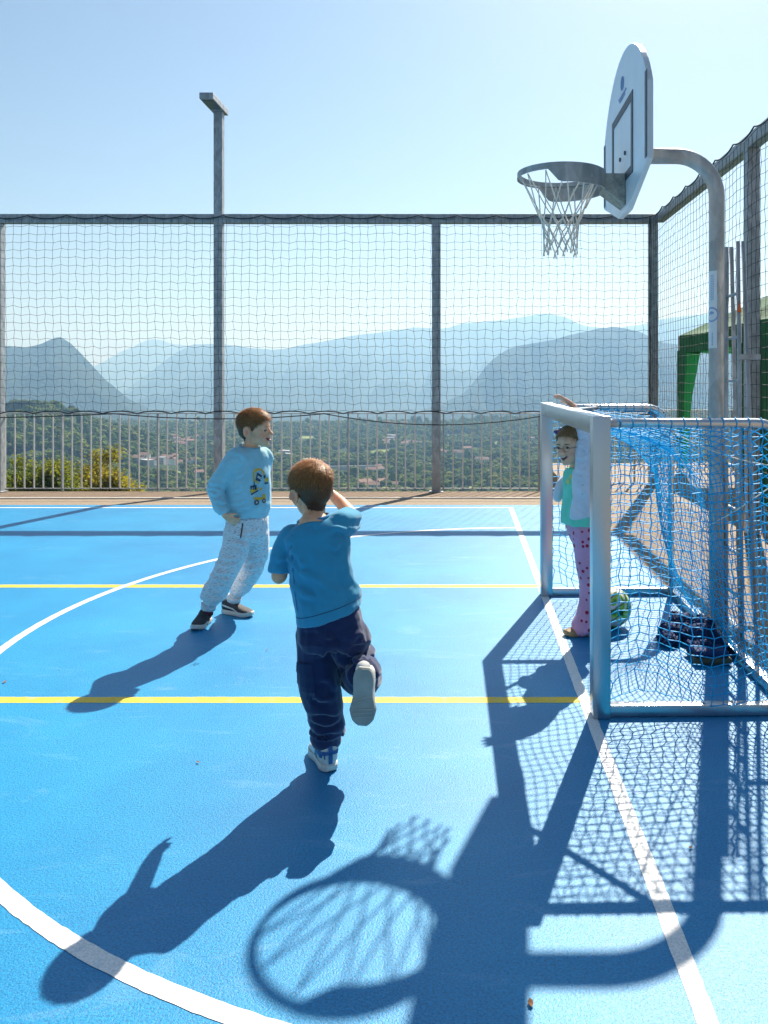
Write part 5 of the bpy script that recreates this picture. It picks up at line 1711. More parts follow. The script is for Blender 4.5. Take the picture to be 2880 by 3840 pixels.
def boy_standing():
    f = Vector((0.72, -0.69, 0)).normalized(); rt = Vector((f.y, -f.x, 0)); up = Vector((0, 0, 1))
    Yb = 4.95
    H = Head(at(958, 1608, 4.95), (1, -0.12, -0.02), (0.02, 0, 1), 1.05)
    neck = at(938, 1682, 4.95)
    body = MB()
    head_shapes(H, body, neck, mouth=0.004, neck_r=0.044)
    # trunk and limbs under the clothes
    loft(body, [(at(934, 1690, Yb), rt*.06, f*.05), (at(934, 1715, Yb), rt*.105, f*.06), (at(930, 1790, Yb), rt*.105, f*.075), (at(925, 1880, Yb), rt*.10, f*.08), (at(922, 1985, Yb), rt*.10, f*.075)])
    sh_r, el_r, wr_r = at(876, 1722, 4.86), at(812, 1835, 4.85), at(842, 1926, 4.80)
    limb(body, [sh_r, el_r, wr_r], [.036, .030, .021])
    sh_l, el_l, wr_l = at(990, 1722, 5.04), at(968, 1835, 5.16), at(990, 1925, 5.06)
    limb(body, [sh_l, el_l, wr_l], [.036, .030, .021])
    hand(body, at(845, 1934, 4.795), at(890, 1962, 4.80)-at(843, 1932, 4.795), Vector((0.2, 0.9, 0.3)), 0.92, 0.75, 1)
    hand(body, at(988, 1930, 5.055), Vector((-0.1, -0.2, -1)), Vector((-0.7, 0.5, 0)), 0.92, 0.6, -1)
    kr, ar = at(845, 2140, 4.86), at(780, 2285, 4.895)
    kl, al = at(948, 2125, 5.04), at(876, 2252, 5.10)
    limb(body, [at(897, 1990, 4.90), kr, ar], [.062, .048, .030]); limb(body, [at(955, 1990, 5.0), kl, al], [.062, .046, .030])
    me = fused(body, 0.0038, 4)
    paint_blush(me, H)
    gx = at(880, 2330, 4.95)
    P_ = person_root(me, 'boy in pale blue sweatshirt and grey flecked joggers, hand in pocket', (gx.x, 4.95, 0.0), M['skin1'])
    make_hair(H, me, P_, [(0.06, 0.038, 0.022), (0.18, 0.09, 0.038), (0.38, 0.18, 0.065), (0.66, 0.34, 0.12)], 'short', (0.004, 0.016), 9000, (-0.062, 0.0, 0.19), 0.026, 3, 0.42)
    face_bits(H, P_, squint=0.9, brow=(0.20, 0.12, 0.06), mouth_open=0.0085, teeth=False, shut=True)
    # sweatshirt
    m = MB()
    loft(m, [(at(936, 1678, Yb), rt*.062, f*.056), (at(935, 1692, Yb), rt*.100, f*.070), (at(933, 1715, Yb), rt*.130, f*.082), (at(931, 1770, Yb), rt*.136, f*.096),
             (at(930, 1840, Yb), rt*.140, f*.108), (at(929, 1890, Yb), rt*.142, f*.113), (at(928, 1912, Yb), rt*.131, f*.106), (at(927, 1936, Yb), rt*.124, f*.102)])
    limb(m, [at(890, 1716, 4.87), at(862, 1752, 4.855), at(813, 1826, 4.845), at(818, 1870, 4.825), at(834, 1912, 4.81)], [.063, .057, .052, .046, .038], end=False)
    limb(m, [at(838, 1912, 4.808), at(841, 1926, 4.802)], [.036, .033], end=False)
    limb(m, [at(985, 1716, 5.03), at(975, 1780, 5.10), at(965, 1835, 5.15), at(985, 1918, 5.07)], [.064, .06, .054, .042])
    sw = fused(m, 0.0055, 6)
    wrinkle(sw, 0.008, (11, 11, 9), 2.0)
    Yn = 4.80
    crease(sw, [(at(778, 1815, Yn), at(835, 1838, 4.78)), (at(776, 1838, Yn), at(832, 1852, 4.77)), (at(782, 1862, Yn), at(838, 1858, 4.77)), (at(850, 1800, 4.77), at(905, 1745, 4.80)), (at(845, 1830, 4.77), at(925, 1775, 4.80)),
                (at(860, 1905, 4.80), at(935, 1885, 4.78)), (at(930, 1915, 4.80), at(1005, 1880, 4.84)), (at(880, 1925, 4.80), at(960, 1912, 4.79)), (at(865, 1860, 4.80), at(915, 1830, 4.80)), (at(960, 1870, 4.80), at(1008, 1840, 4.86)),
                (at(880, 1705, 4.82), at(915, 1735, 4.80)), (at(812, 1890, 4.77), at(852, 1895, 4.77))], 0.0095, 0.010)
    sweat = cloth('sweatshirt', sw, knit('pale blue sweatshirt', (0.32, 0.60, 0.70)), P_)
    # collar band
    cb = MB()
    cb.tube([at(937, 1676, Yb) + rt*.061*math.cos(t) + f*.054*math.sin(t) + up*(0.004 - 0.014*math.sin(t)) for t in np.linspace(0, 2*math.pi, 29)[:-1]], 0.008, 8, closed=True)
    cb.build('collar', knit('pale blue rib', (0.21, 0.44, 0.60)), sweat, smooth=True)
    # the three yellow machines on the chest
    dn = (f*0.85 + rt*0.05).normalized(); exv = Vector((-dn.y, dn.x, 0)).normalized(); ey = Vector((0, 0, 1))
    O = at(978, 1830, 4.86)
    Yl, Nv, Gy, Wh = pm('yellow print', (0.72, 0.42, 0.03), 0.8), pm('navy print', (0.012, 0.05, 0.10), 0.8), pm('grey print', (0.10, 0.11, 0.12), 0.8), pm('white print', (0.7, 0.72, 0.74), 0.8)
    def D(nm, q, mat, lf=0.003): decal(nm, sweat, q, O, exv, ey, mat, sweat, lf)
    D('digger_print', ringq(0.005, 0.075, .030, .040, 8, R(-10), R(140)) + [R4(-.036, .040, -.026, .102), ((-.036, .098), (-.026, .102), (-.008, .108), (-.02, .114)), ((-.02, .108), (0, .108), (0, .116), (-.02, .116)), R4(.046, .03, .075, .052), ((-.028, .038), (.004, .02), (.008, .026), (-.022, .046))], Yl)
    D('digger_print', [((-.022, .048), (.012, .034), (.024, .072), (-.008, .092)), R4(.036, .052, .05, .072), R4(-.040, .012, -.014, .018), R4(-.034, .018, -.028, .04), R4(.044, .016, .072, .026)], Nv, 0.0034)
    D('digger_print', [((-.010, .062), (.016, .046), (.018, .050), (-.008, .066)), ((-.008, .070), (.014, .056), (.016, .060), (-.006, .074))], Wh, 0.004)
    D('bulldozer_print', [((-.055, -.030), (-.005, -.012), (.004, .004), (-.05, -.016)), R4(-.06, -.020, -.03, -.006), R4(.008, -.018, .024, -.006)], Yl)
    D('bulldozer_print', [((-.054, -.040), (-.002, -.022), (-.002, -.014), (-.056, -.032)), R4(-.058, -.006, -.050, .016), R4(-.052, .006, -.024, .014), R4(-.042, -.01, -.036, .014), R4(-.03, -.012, -.014, .018)], Nv, 0.0034)
    D('bulldozer_print', [R4(-.062, -.048, -.03, -.044)], Wh)
    D('dumper_print', [((-.038, -.066), (.0, -.078), (.016, -.062), (-.034, -.056)), R4(.0, -.074, .05, -.060), R4(.026, -.062, .046, -.044)], Yl)
    D('dumper_print', ringq(-.018, -.088, .006, .017, 12) + ringq(.034, -.084, .005, .015, 12), Gy, 0.0034)
    D('dumper_print', ringq(-.018, -.088, .0005, .006, 10) + ringq(.034, -.084, .0005, .005, 10), Wh, 0.0034)
    # joggers
    m = MB()
    loft(m, [(at(927, 1938, Yb), rt*.122, f*.098), (at(925, 1962, Yb), rt*.128, f*.102), (at(922, 2005, Yb), rt*.128, f*.105), (at(920, 2035, Yb), rt*.105, f*.085)])
    limb(m, [at(897, 1990, 4.90), at(880, 2062, 4.88), at(846, 2143, 4.86), at(824, 2185, 4.87), at(806, 2216, 4.88), at(794, 2240, 4.89), at(784, 2262, 4.895), at(780, 2282, 4.897)], [.088, .082, .074, .070, .070, .064, .043, .038], end=False)
    limb(m, [at(955, 1990, 5.0), at(962, 2062, 5.03), at(948, 2122, 5.04), at(917, 2174, 5.06), at(898, 2206, 5.08), at(884, 2229, 5.095), at(877, 2248, 5.10)], [.084, .076, .069, .060, .056, .040, .036], end=False)
    tr = fused(m, 0.0055, 6)
    def low(p): return 0.6 + 0.9*np.clip((0.42-p[:, 2])/0.3, 0, 1)
    wrinkle(tr, 0.009, (12, 12, 17), 9.0, low)
    crease(tr, [(at(800, 2150, 4.80), at(885, 2175, 4.79)), (at(790, 2180, 4.80), at(870, 2195, 4.79)), (at(775, 2225, 4.82), at(835, 2240, 4.81)), (at(880, 2015, 4.80), at(950, 2045, 4.84)), (at(868, 2045, 4.80), at(930, 2075, 4.82)),
                (at(925, 2020, 4.84), at(985, 1990, 4.86)), (at(915, 2120, 4.97), at(985, 2105, 4.97)), (at(905, 2145, 4.98), at(970, 2140, 4.98)), (at(885, 2190, 5.0), at(935, 2185, 5.0)), (at(830, 2100, 4.79), at(900, 2120, 4.79))], 0.010, 0.011)
    jog = cloth('joggers', tr, marl_material(), P_)
    ribm = knit('grey rib cuff', (0.66, 0.69, 0.72))
    MB().tube([at(785, 2262, 4.895), at(780, 2284, 4.897)], [.049, .044], 18).build('cuff', ribm, jog, smooth=True)
    MB().tube([at(881, 2234, 5.096), at(875, 2254, 5.10)], [.046, .042], 18).build('cuff', ribm, jog, smooth=True)
    ds = MB()
    ds.tube([at(985, 1945, 4.84), at(990, 1958, 4.83), at(984, 1972, 4.835)], 0.0025, 6); ds.tube([at(993, 1945, 4.84), at(1000, 1956, 4.83), at(997, 1968, 4.84)], 0.0025, 6)
    ds.build('drawstring', M['net_white'], jog, smooth=True)
    decal('pocket_zip', jog, [((-.004, -.045), (.004, -.045), (.011, .04), (.004, .04))], at(900, 1990, 4.80), (1, 0, 0), (0, 0, 1), pm('zip', (0.06, 0.03, 0.03), 0.6), jog, 0.003)
    # shoes
    dk = pm('charcoal trainer', (0.035, 0.035, 0.04), 0.7, 0, 0.2, 30.0, 0.3, 120.0)
    sh1, W, L, B = shoe(P_, (-1.583, 4.955, 0.002), (-1.597, 4.745, 0.002), (0, 0, 1), dk, M['rubber_white'], 0.094, 0.095)
    for xx in (0.42, 0.56):
        MB().tube([W(L*xx, y, 0.070-0.9*(abs(y)**1.6)*10 - (xx-0.42)*0.14) for y in np.linspace(-.036, .036, 9)], 0.009, 6).build('strap', pm('grey strap', (0.07, 0.07, 0.08), 0.8), sh1, smooth=True)
    sh2, W, L, B = shoe(P_, (-1.545, 5.125, 0.006), (-1.325, 5.025, 0.002), (0, 0, 1), dk, M['rubber_white'], 0.092, 0.092)
    sv = pm('silver stripe', (0.6, 0.6, 0.58), 0.4)
    O2 = W(L*0.5, 0, 0.04); ex2 = B @ Vector((1, 0, 0)); ey2 = B @ Vector((0, 0, 1))
    decal('side_stripe', sh2, [((-.10, .022), (-.10, .012), (-.02, .0), (-.01, .008)), ((-.02, .0), (-.01, .008), (.045, -.014), (.03, -.016))], O2, ex2, ey2, sv, sh2, 0.002)
    for (a_, r_) in ((at(779, 2288, 4.897), .034), (at(874, 2258, 5.10), .033)):
        MB().tube([a_ + Vector((0, 0, .012)), a_ - Vector((0, 0, .03))], [r_, r_*0.95], 16).build('sock', pm('dark red sock', (0.16, 0.02, 0.03), 0.9), P_, smooth=True)
    return P_
M['skin1'] = skin_material('fair skin', (0.86, 0.48, 0.29), (0.80, 0.20, 0.13))
M['skin2'] = skin_material('sunny fair skin', (0.80, 0.42, 0.24), (0.75, 0.18, 0.10))
M['skin3'] = skin_material('light skin', (0.86, 0.52, 0.34), (0.80, 0.24, 0.17))
boy_standing()

# ------------------------------------------------------------------ boy seen from behind, kicking
def boy_running():
    f = Vector((-0.16, 1, 0)).normalized(); rt = Vector((f.y, -f.x, 0)); up = Vector((0, 0, 1))
    H = Head(at(1164, 1838, 3.16), (-0.56, 0.82, -0.10), (-0.10, 0.02, 1), 0.99)
    neck = at(1178, 1952, 3.10)
    body = MB()
    head_shapes(H, body, neck, neck_r=0.046)
    rts = (rt + up*0.22).normalized()
    loft(body, [(at(1178, 1958, 3.09), rts*.06, f*.05), (at(1185, 1990, 3.08), rts*.095, f*.06), (at(1200, 2110, 3.07), rt*.088, f*.07), (at(1222, 2220, 3.06), rt*.092, f*.072), (at(1240, 2340, 3.05), rt*.095, f*.075), (at(1240, 2390, 3.05), rt*.09, f*.07)])
    # left arm: elbow low behind, forearm forward
    limb(body, [at(1075, 2018, 3.08), at(1047, 2160, 3.06)], [.036, .031])
    limb(body, [at(1047, 2158, 3.06), at(1060, 2130, 3.20), at(1078, 2095, 3.30)], [.031, .027, .019])
    hand(body, at(1078, 2095, 3.30), Vector((0.1, 0.7, 0.6)), Vector((1, 0, 0)), 0.9, 1.2, 1)
    # right arm: raised, hand at the brow
    limb(body, [at(1280, 1962, 3.10), at(1318, 1933, 3.24)], [.036, .030])
    limb(body, [at(1316, 1931, 3.25), at(1282, 1890, 3.31), at(1236, 1846, 3.36)], [.030, .026, .019])
    hand(body, at(1236, 1846, 3.36), Vector((-0.85, 0.1, 0.5)), Vector((0, -1, 0.1)), 0.9, 0.35, -1)
    limb(body, [at(1187, 2375, 3.05), at(1198, 2545, 3.06), at(1226, 2800, 3.11)], [.062, .048, .030])
    limb(body, [at(1300, 2390, 3.03), at(1352, 2540, 3.17)], [.062, .046]); limb(body, [at(1352, 2540, 3.17), at(1363, 2512, 2.93)], [.044, .030])
    me = fused(body, 0.0042, 4)
    paint_blush(me, H)
    P_ = person_root(me, 'boy in plain blue T-shirt and navy cargo trousers running away, one sole up', (-0.52, 3.1, 0.0), M['skin2'])
    make_hair(H, me, P_, [(0.055, 0.032, 0.018), (0.17, 0.078, 0.030), (0.40, 0.175, 0.058), (0.72, 0.36, 0.12)], 'short', (0.004, 0.015), 15000, (-0.045, -0.015, 0.205), 0.026, 5, 0.30)
    face_bits(H, P_, squint=0.6, mouth_open=0.0)
    # T-shirt
    m = MB()
    hemr = (rt*0.96 + up*0.27).normalized()
    loft(m, [(at(1180, 1948, 3.095), rts*.066, f*.060), (at(1182, 1966, 3.09), rts*.098, f*.070), (at(1186, 1990, 3.085), rts*.122, f*.082), (at(1192, 2050, 3.08), rts*.120, f*.092), (at(1200, 2115, 3.07), (rt+up*.1)*.114, f*.095),
             (at(1212, 2180, 3.065), (rt+up*.14)*.116, f*.098), (at(1226, 2245, 3.055), (rt+up*.22)*.120, f*.102), (at(1236, 2290, 3.05), hemr*.127, f*.106), (at(1238, 2300, 3.05), hemr*.126, f*.105)])
    limb(m, [at(1096, 2012, 3.085), at(1070, 2060, 3.08), at(1054, 2110, 3.07), at(1049, 2143, 3.065)], [.049, .047, .044, .0415], end=False)
    limb(m, [at(1262, 1972, 3.09), at(1292, 1962, 3.15), at(1312, 1950, 3.21)], [.055, .055, .050], end=False)
    ts = fused(m, 0.005, 6)
    # soft drag folds: from the left armpit across the back, and short ones down the right side
    p = co_of(ts); n = no_of(ts)
    X, Z = p[:, 0], p[:, 2]
    d = 0.0045*np.sin((X*0.9+Z*1.9)*42)*np.clip((0.98-Z)/0.25, 0, 1)*np.clip((Z-0.60)/0.1, 0, 1)*vn3(p*7+3)
    d += 0.007*np.sin((X*2.4-Z*0.5)*38+2)*np.clip((X+0.47)/0.08, 0, 1)*vn3(p*9+8)
    d += 0.006*np.sin((Z*2.0+X)*60)*np.clip((Z-0.88)/0.06, 0, 1)*np.clip((X+0.52)/0.06, 0, 1)
    set_co(ts, p + n*d[:, None])
    wrinkle(ts, 0.007, (9, 9, 7), 5.0)
    crease(ts, [(at(1098, 2140, 2.97), at(1220, 2235, 2.95)), (at(1104, 2180, 2.97), at(1235, 2270, 2.95)), (at(1092, 2110, 2.98), at(1150, 2145, 2.96)), (at(1112, 2230, 2.96), at(1200, 2285, 2.95)),
                (at(1255, 2012, 3.0), at(1300, 1996, 3.06)), (at(1285, 2120, 2.98), at(1310, 2210, 2.98)), (at(1262, 2150, 2.96), at(1290, 2250, 2.95)), (at(1305, 2180, 3.0), at(1335, 2255, 3.0)),
                (at(1068, 2060, 3.0), at(1094, 2100, 3.0)), (at(1030, 2110, 3.02), at(1085, 2128, 3.0)), (at(1130, 1975, 3.0), at(1180, 1990, 2.98)), (at(1240, 2080, 2.97), at(1300, 2060, 3.0))], 0.0095, 0.011)
    shirt = cloth('t_shirt', ts, knit('washed blue jersey', (0.035, 0.285, 0.46), 0.10, 5.0, 0.15), P_)
    cb = MB()
    cb.tube([at(1179, 1948, 3.095) + rts*.062*math.cos(t) + f*.056*math.sin(t) + up*0.004 for t in np.linspace(0, 2*math.pi, 29)[:-1]], 0.007, 8, closed=True)
    cb.build('collar', knit('blue rib', (0.035, 0.23, 0.43)), shirt, smooth=True)
    hm_ = [(x/1000, z/1000) for x, z in ()]
    decal('hem_seam', shirt, [((-.125+.025*k, -.0085+.0068*k), (-.1+.025*k, -.0017+.0068*k), (-.1+.025*k, .0009+.0068*k), (-.125+.025*k, -.0059+.0068*k)) for k in range(10)], at(1238, 2290, 3.05)+Vector((0, -0.1, -0.004)), (1, 0, 0), (0, 0, 1), pm('dark seam', (0.01, 0.06, 0.13), 0.8), shirt, 0.0016, 3)
    sm_ = pm('dark seam', (0.012, 0.08, 0.17), 0.8)
    def pxl(l): return [((x-1094)/1000*3.0, -(y-2060)/1000*3.0) for x, y in l]
    for line in ([(1106, 1975), (1096, 2010), (1093, 2060), (1098, 2100), (1103, 2135)], [(1026, 2124), (1050, 2131), (1084, 2134)], [(1262, 1930), (1257, 1965), (1266, 2000), (1272, 2030)]):
        decal('sleeve_seam', shirt, polyq(pxl(line), 0.0026), at(1094, 2060, 3.0), (1, 0, 0), (0, 0, 1), sm_, shirt, 0.0012, 3)
    # cargo trousers
    m = MB()
    loft(m, [(at(1236, 2262, 3.05), rt*.105, f*.09), (at(1240, 2305, 3.05), rt*.117, f*.098), (at(1240, 2345, 3.05), rt*.123, f*.104), (at(1240, 2390, 3.045), rt*.122, f*.104), (at(1235, 2420, 3.045), rt*.10, f*.085)])
    limb(m, [at(1190, 2375, 3.05), at(1187, 2450, 3.05), at(1196, 2545, 3.055), at(1211, 2620, 3.07), at(1222, 2680, 3.085), at(1228, 2722, 3.095), at(1229, 2740, 3.10), at(1228, 2756, 3.10), at(1227, 2774, 3.105), at(1226, 2798, 3.11)],
         [.079, .074, .075, .072, .062, .060, .068, .056, .054, .041], end=False)
    limb(m, [at(1300, 2385, 3.03), at(1322, 2455, 3.10), at(1350, 2530, 3.17)], [.083, .079, .072])
    limb(m, [at(1350, 2534, 3.17), at(1356, 2536, 3.07), at(1360, 2532, 2.99), at(1362, 2522, 2.925)], [.072, .070, .067, .054], end=False)
    tr = fused(m, 0.005, 5)
    p = co_of(tr); n = no_of(tr)
    rl = (p[:, 0] > -0.47) & (p[:, 2] < 0.62)
    d = np.where(rl, 0.006*np.sin(p[:, 2]*95+p[:, 0]*60)*np.clip((0.58-p[:, 2])/0.1, 0, 1), 0.004*np.sin(p[:, 2]*75+p[:, 0]*22)*np.clip((0.30-p[:, 2])/0.18, 0, 1))
    set_co(tr, p + n*d[:, None])
    wrinkle(tr, 0.008, (10, 10, 8), 12.0)
    crease(tr, [(at(1270, 2440, 2.95), at(1380, 2425, 2.98)), (at(1285, 2465, 2.95), at(1385, 2450, 2.98)), (at(1300, 2490, 2.95), at(1390, 2472, 2.97)), (at(1305, 2412, 2.95), at(1370, 2400, 2.97)),
                (at(1165, 2690, 3.0), at(1280, 2705, 3.0)), (at(1160, 2725, 3.02), at(1290, 2728, 3.02)), (at(1170, 2755, 3.04), at(1275, 2762, 3.04)), (at(1190, 2560, 2.97), at(1265, 2610, 2.99)), (at(1150, 2610, 2.98), at(1230, 2655, 2.99)),
                (at(1150, 2350, 2.94), at(1165, 2420, 2.95)), (at(1190, 2345, 2.93), at(1195, 2410, 2.94)), (at(1235, 2420, 2.94), at(1262, 2380, 2.94)), (at(1200, 2480, 2.96), at(1255, 2450, 2.96))], 0.010, 0.011)
    trs = cloth('trousers', tr, knit('navy sweat fabric', (0.010, 0.022, 0.085), 0.15, 5.0, 0.15, sheen=0.35), P_)
    navy2 = knit('navy pocket', (0.009, 0.026, 0.085), 0.12)
    O = at(1150, 2545, 2.95); ex = Vector((1, 0.25, 0)).normalized()
    decal('pocket_flap', trs, [R4(-.030, .006, .022, .045)], O, ex, (0, 0, 1), navy2, trs, 0.006, 6)
    decal('cargo_pocket', trs, [((-.026, -.095), (.034, -.095), (.028, .004), (-.030, .004))], O, ex, (0, 0, 1), navy2, trs, 0.0035, 6)
    # planted trainer
    wh = pm('white leather', (0.66, 0.66, 0.62), 0.5, 0, 0.1, 20.0, 0.1, 60.0)
    s1, W, L, B = shoe(P_, (-0.507, 3.045, 0.002), (-0.600, 3.245, 0.002), (0, 0, 1), wh, M['rubber_white'], 0.098, 0.105)
    bl = pm('blue leather stripe', (0.02, 0.10, 0.30), 0.5)
    O1 = W(0.0, 0, 0.065); exl = B @ Vector((0, -1, 0)); eyl = B @ Vector((0, 0, 1))
    decal('heel_stripe', s1, [R4(-.008, -.035, .008, .05), R4(-.036, .0, .036, .013)], O1, exl, eyl, bl, s1, 0.0045, 8)
    O1 = W(L*0.3, 0, 0.05); exs = B @ Vector((-1, 0, 0))
    decal('side_stripe', s1, [((-.07, .02), (-.055, .030), (.06, .015), (.06, .0)), ((-.03, -.03), (-.012, -.03), (.0, .01), (-.015, .015))], O1, exs, eyl, bl, s1, 0.0035, 7)
    MB().ell(W(0.012, 0.004, 0.112), (0.012, 0.006, 0.012), nu=12, nv=8).build('heel_tab', pm('green tab', (0.02, 0.34, 0.13), 0.5), s1, smooth=True)
    # lifted trainer, sole towards the viewer
    s2, W, L, B = shoe(P_, at(1363, 2503, 2.86), at(1358, 2728, 2.83), (0.02, 1, 0.08), wh, pm('dusty grey sole', (0.36, 0.37, 0.34), 0.75, 0, 0.16, 14.0, 0.2, 90.0), 0.096, 0.095)
    MB().tube([at(1362, 2520, 2.96), at(1363, 2506, 2.895)], [.030, .027], 16).build('sock', pm('white sock', (0.7, 0.7, 0.68), 0.9), P_, smooth=True)
    gr = MB()
    for k, xx in enumerate((0.52, 0.575, 0.70, 0.76, 0.83)):
        hw = 0.036 if k > 1 else 0.033
        gr.tube([W(L*(xx+0.035*(y/hw)*(1 if k < 2 else 0.1)), y, -0.0006) for y in np.linspace(-hw, hw, 7)], 0.0013, 4)
    gr.build('tread_line', pm('pale tread line', (0.50, 0.50, 0.46), 0.8), s2)
    return P_
boy_running()

# ------------------------------------------------------------------ girl in the goal mouth, hand on the crossbar
def girl():
    f = Vector((-0.80, -0.60, 0)).normalized(); rt = Vector((f.y, -f.x, 0)); lf = -rt; up = Vector((0, 0, 1))
    Yg = 4.68
    H = Head(at(2141, 1671, 4.66), (-0.68, -0.73, -0.06), (-0.06, 0.05, 1), 1.03)
    neck = at(2162, 1752, 4.69)
    body = MB()
    head_shapes(H, body, neck, mouth=0.004, neck_r=0.038)
    loft(body, [(at(2166, 1760, Yg), rt*.05, f*.045), (at(2176, 1785, Yg), rt*.085, f*.055), (at(2185, 1860, Yg), rt*.085, f*.065), (at(2192, 1960, Yg), rt*.085, f*.066), (at(2200, 2020, Yg), rt*.09, f*.07)])
    sl, el, wl = at(2196, 1778, 4.60), at(2186, 1640, 4.62), at(2152, 1524, 4.69)
    limb(body, [sl, el, wl], [.032, .027, .018])
    hw = at(2140, 1514, 4.69)
    hand(body, hw, at(2084, 1480, 4.70)-hw, Vector((-0.3, -0.3, -1)), 0.98, 0.16, -1, 0.3)
    sr, er, wr = at(2168, 1788, 4.78), at(2150, 1880, 4.86), at(2140, 1950, 4.80)
    limb(body, [sr, er, wr], [.032, .027, .018]); hand(body, wr, Vector((-0.2, -0.2, -1)), Vector((0.7, -0.5, 0)), 0.9, 0.5, 1)
    limb(body, [at(2196, 2000, 4.64), at(2212, 2190, 4.66), at(2212, 2370, 4.68)], [.056, .042, .027]); limb(body, [at(2205, 2000, 4.76), at(2225, 2190, 4.80), at(2240, 2350, 4.86)], [.056, .042, .027])
    me = fused(body, 0.0040, 4)
    paint_blush(me, H)
    P_ = person_root(me, 'smiling girl with glasses in mint top and pink cherry trousers holding the crossbar', (0.70, 4.68, 0.0), M['skin3'])
    make_hair(H, me, P_, [(0.09, 0.05, 0.025), (0.22, 0.11, 0.045), (0.38, 0.20, 0.08), (0.55, 0.34, 0.14)], 'long', (0.006, 0.012), 3500, (-0.05, 0.0, 0.2), 0.03, 7, 0.1)
    face_bits(H, P_, squint=0.3, brow=(0.18, 0.11, 0.06), mouth_open=0.011, teeth=True)
    # glasses
    g = MB()
    for sd in (-1, 1):
        g.tube([H.w(0.0935-0.004*abs(math.cos(t)), sd*(0.031+0.0205*math.cos(t)), 0.096+0.0165*math.sin(t)) for t in np.linspace(0, 2*math.pi, 22)[:-1]], 0.0011, 6, closed=True)
        g.tube([H.w(0.088, sd*0.052, 0.100), H.w(0.05, sd*0.074, 0.101), H.w(-0.005, sd*0.079, 0.100)], 0.0016, 6)
    g.tube([H.w(0.0945, 0.0105, 0.098), H.w(0.098, 0, 0.1005), H.w(0.0945, -0.0105, 0.098)], 0.0016, 6)
    g.build('glasses', pm('dark plum frame', (0.12, 0.02, 0.05), 0.3), P_, smooth=True)
    # hair bow and gathered tail
    b = MB()
    for sd in (-1, 1): b.ell(H.w(0.03, -0.052+sd*0.016, 0.192+sd*0.006), (0.014, 0.020, 0.011), rot=H.B @ Matrix.Rotation(sd*0.4, 3, 'X'), nu=12, nv=8)
    b.ell(H.w(0.034, -0.052, 0.193), 0.008, nu=10, nv=8)
    b.build('hair_bow', pm('violet bow', (0.10, 0.05, 0.22), 0.7), P_, smooth=True)
    tl = MB(); limb(tl, [H.w(-0.09, 0, 0.12), H.w(-0.115, 0.01, 0.07), H.w(-0.105, 0.015, 0.0), H.w(-0.09, 0.02, -0.05)], [.024, .030, .024, .008])
    mt = fused(tl, 0.005, 3); wrinkle(mt, 0.008, (60, 60, 12), 3.0)
    cloth('ponytail', mt, pm('golden brown hair', (0.20, 0.12, 0.05), 0.5, 0, 0.4, 40.0, 0.5, 120.0), P_)
    # mint top
    m = MB()
    loft(m, [(at(2165, 1756, Yg), rt*.055, f*.05), (at(2172, 1775, Yg), rt*.092, f*.066), (at(2178, 1840, Yg), rt*.104, f*.086), (at(2180, 1900, Yg), rt*.112, f*.098), (at(2180, 1962, Yg), rt*.120, f*.106)])
    mm = fused(m, 0.0055, 5); wrinkle(mm, 0.008, (10, 10, 7), 4.0)
    top = cloth('top', mm, knit('mint jersey', (0.18, 0.70, 0.50)), P_)
    exv = Vector((-f.y, f.x, 0)).normalized()
    decal('lemon_print', top, ringq(-0.01, 0.0, 0.0005, 0.017, 12) + ringq(0.008, 0.03, 0.0005, 0.015, 12), at(2110, 1810, 4.6), exv, (0, 0, 1), pm('lemon print', (0.62, 0.66, 0.22), 0.8), top, 0.003)
    # open white cardigan with raised sleeve
    m = MB()
    cd = []
    for (x, y, w, dpt) in ((2184, 1760, .060, .055), (2196, 1782, .105, .078), (2204, 1840, .112, .094), (2208, 1890, .118, .104), (2204, 1922, .105, .108), (2190, 1942, .065, .09)):
        cd.append((at(x, y, 4.635), rt*w*0.8, f*dpt))
    loft(m, cd)
    limb(m, [at(2196, 1782, 4.60), at(2192, 1700, 4.605), at(2186, 1638, 4.62), at(2168, 1575, 4.655), at(2156, 1538, 4.685)], [.056, .052, .046, .038, .030], end=False)
    limb(m, [at(2150, 1790, 4.80), at(2112, 1822, 4.80), at(2092, 1865, 4.79)], [.046, .040, .026])
    limb(m, [at(2168, 1788, 4.78), at(2152, 1880, 4.86), at(2142, 1940, 4.80)], [.05, .044, .034])
    cm = fused(m, 0.0055, 5); wrinkle(cm, 0.010, (12, 12, 8), 6.0)
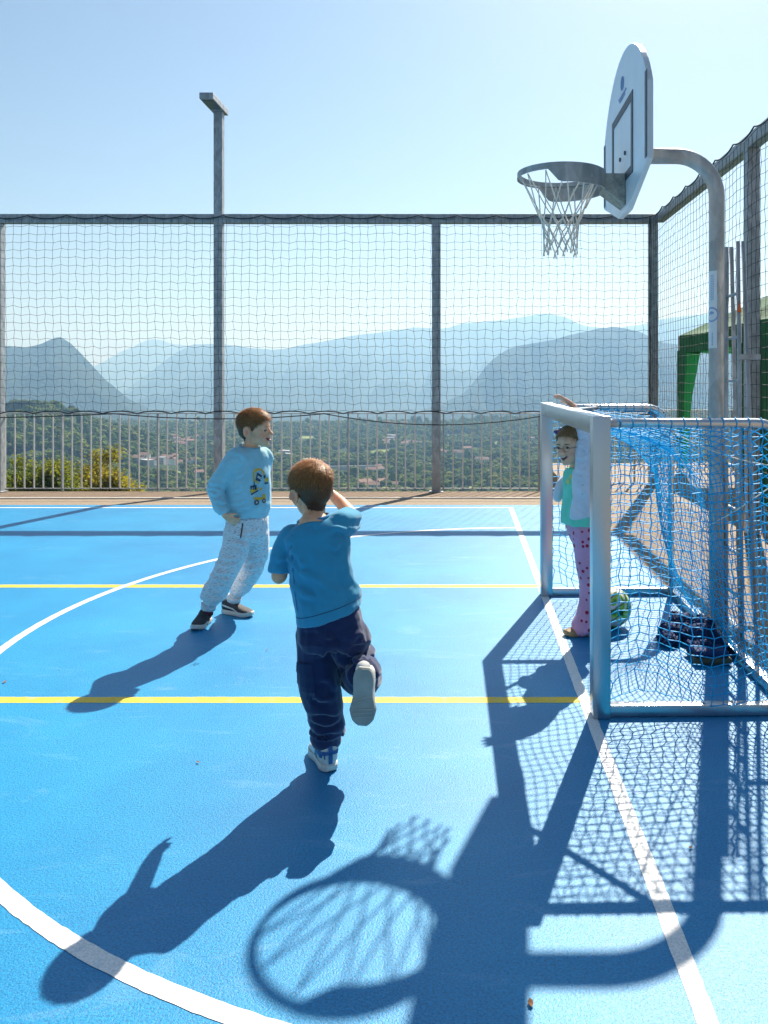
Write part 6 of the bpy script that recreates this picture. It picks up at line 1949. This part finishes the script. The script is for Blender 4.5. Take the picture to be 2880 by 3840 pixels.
    crease(cm, [(at(2160, 1640, 4.55), at(2210, 1652, 4.55)), (at(2165, 1680, 4.54), at(2215, 1700, 4.54)), (at(2160, 1735, 4.54), at(2210, 1720, 4.54)), (at(2150, 1600, 4.58), at(2200, 1608, 4.57)), (at(2150, 1790, 4.53), at(2205, 1770, 4.53)), (at(2155, 1850, 4.52), at(2175, 1930, 4.52))], 0.010, 0.010)
    card = cloth('cardigan', cm, knit('lilac white knit', (0.72, 0.71, 0.78)), P_)
    bt = MB()
    for (x, y) in ((2118, 1762), (2138, 1782), (2134, 1814), (2142, 1850)):
        pass
    decal('button', card, ringq(0, 0, .0005, .006, 8) + ringq(.01, -.05, .0005, .006, 8) + ringq(.016, -.1, .0005, .006, 8), at(2134, 1790, 4.5), exv, (0, 0, 1), pm('pearl button', (0.55, 0.62, 0.62), 0.2), card, 0.002)
    # flared trousers
    m = MB()
    loft(m, [(at(2190, 1950, Yg), rt*.100, f*.086), (at(2196, 1985, Yg), rt*.108, f*.094), (at(2202, 2025, Yg), rt*.10, f*.086), (at(2206, 2050, Yg), rt*.08, f*.07)])
    limb(m, [at(2192, 2000, 4.64), at(2204, 2100, 4.65), at(2215, 2190, 4.66), at(2214, 2260, 4.67), at(2206, 2315, 4.675), at(2194, 2350, 4.68), at(2198, 2366, 4.68)], [.076, .070, .062, .062, .072, .082, .064], end=False)
    limb(m, [at(2208, 2000, 4.76), at(2228, 2190, 4.80), at(2236, 2270, 4.83), at(2240, 2340, 4.86)], [.070, .054, .058, .074])
    tm = fused(m, 0.0055, 6); wrinkle(tm, 0.007, (11, 11, 7), 8.0)
    cloth('trousers', tm, cherry_material(), P_)
    tan = pm('tan leather', (0.30, 0.17, 0.08), 0.55, 0, 0.2, 25.0); cork = pm('cork sole', (0.42, 0.28, 0.14), 0.8, 0, 0.15, 60.0)
    shoe(P_, (0.765, 4.72, 0.002), (0.580, 4.655, 0.002), (0, 0, 1), tan, cork, 0.085, 0.075)
    shoe(P_, (0.86, 4.90, 0.002), (0.68, 4.84, 0.002), (0, 0, 1), tan, cork, 0.085, 0.075)
    return P_
girl()
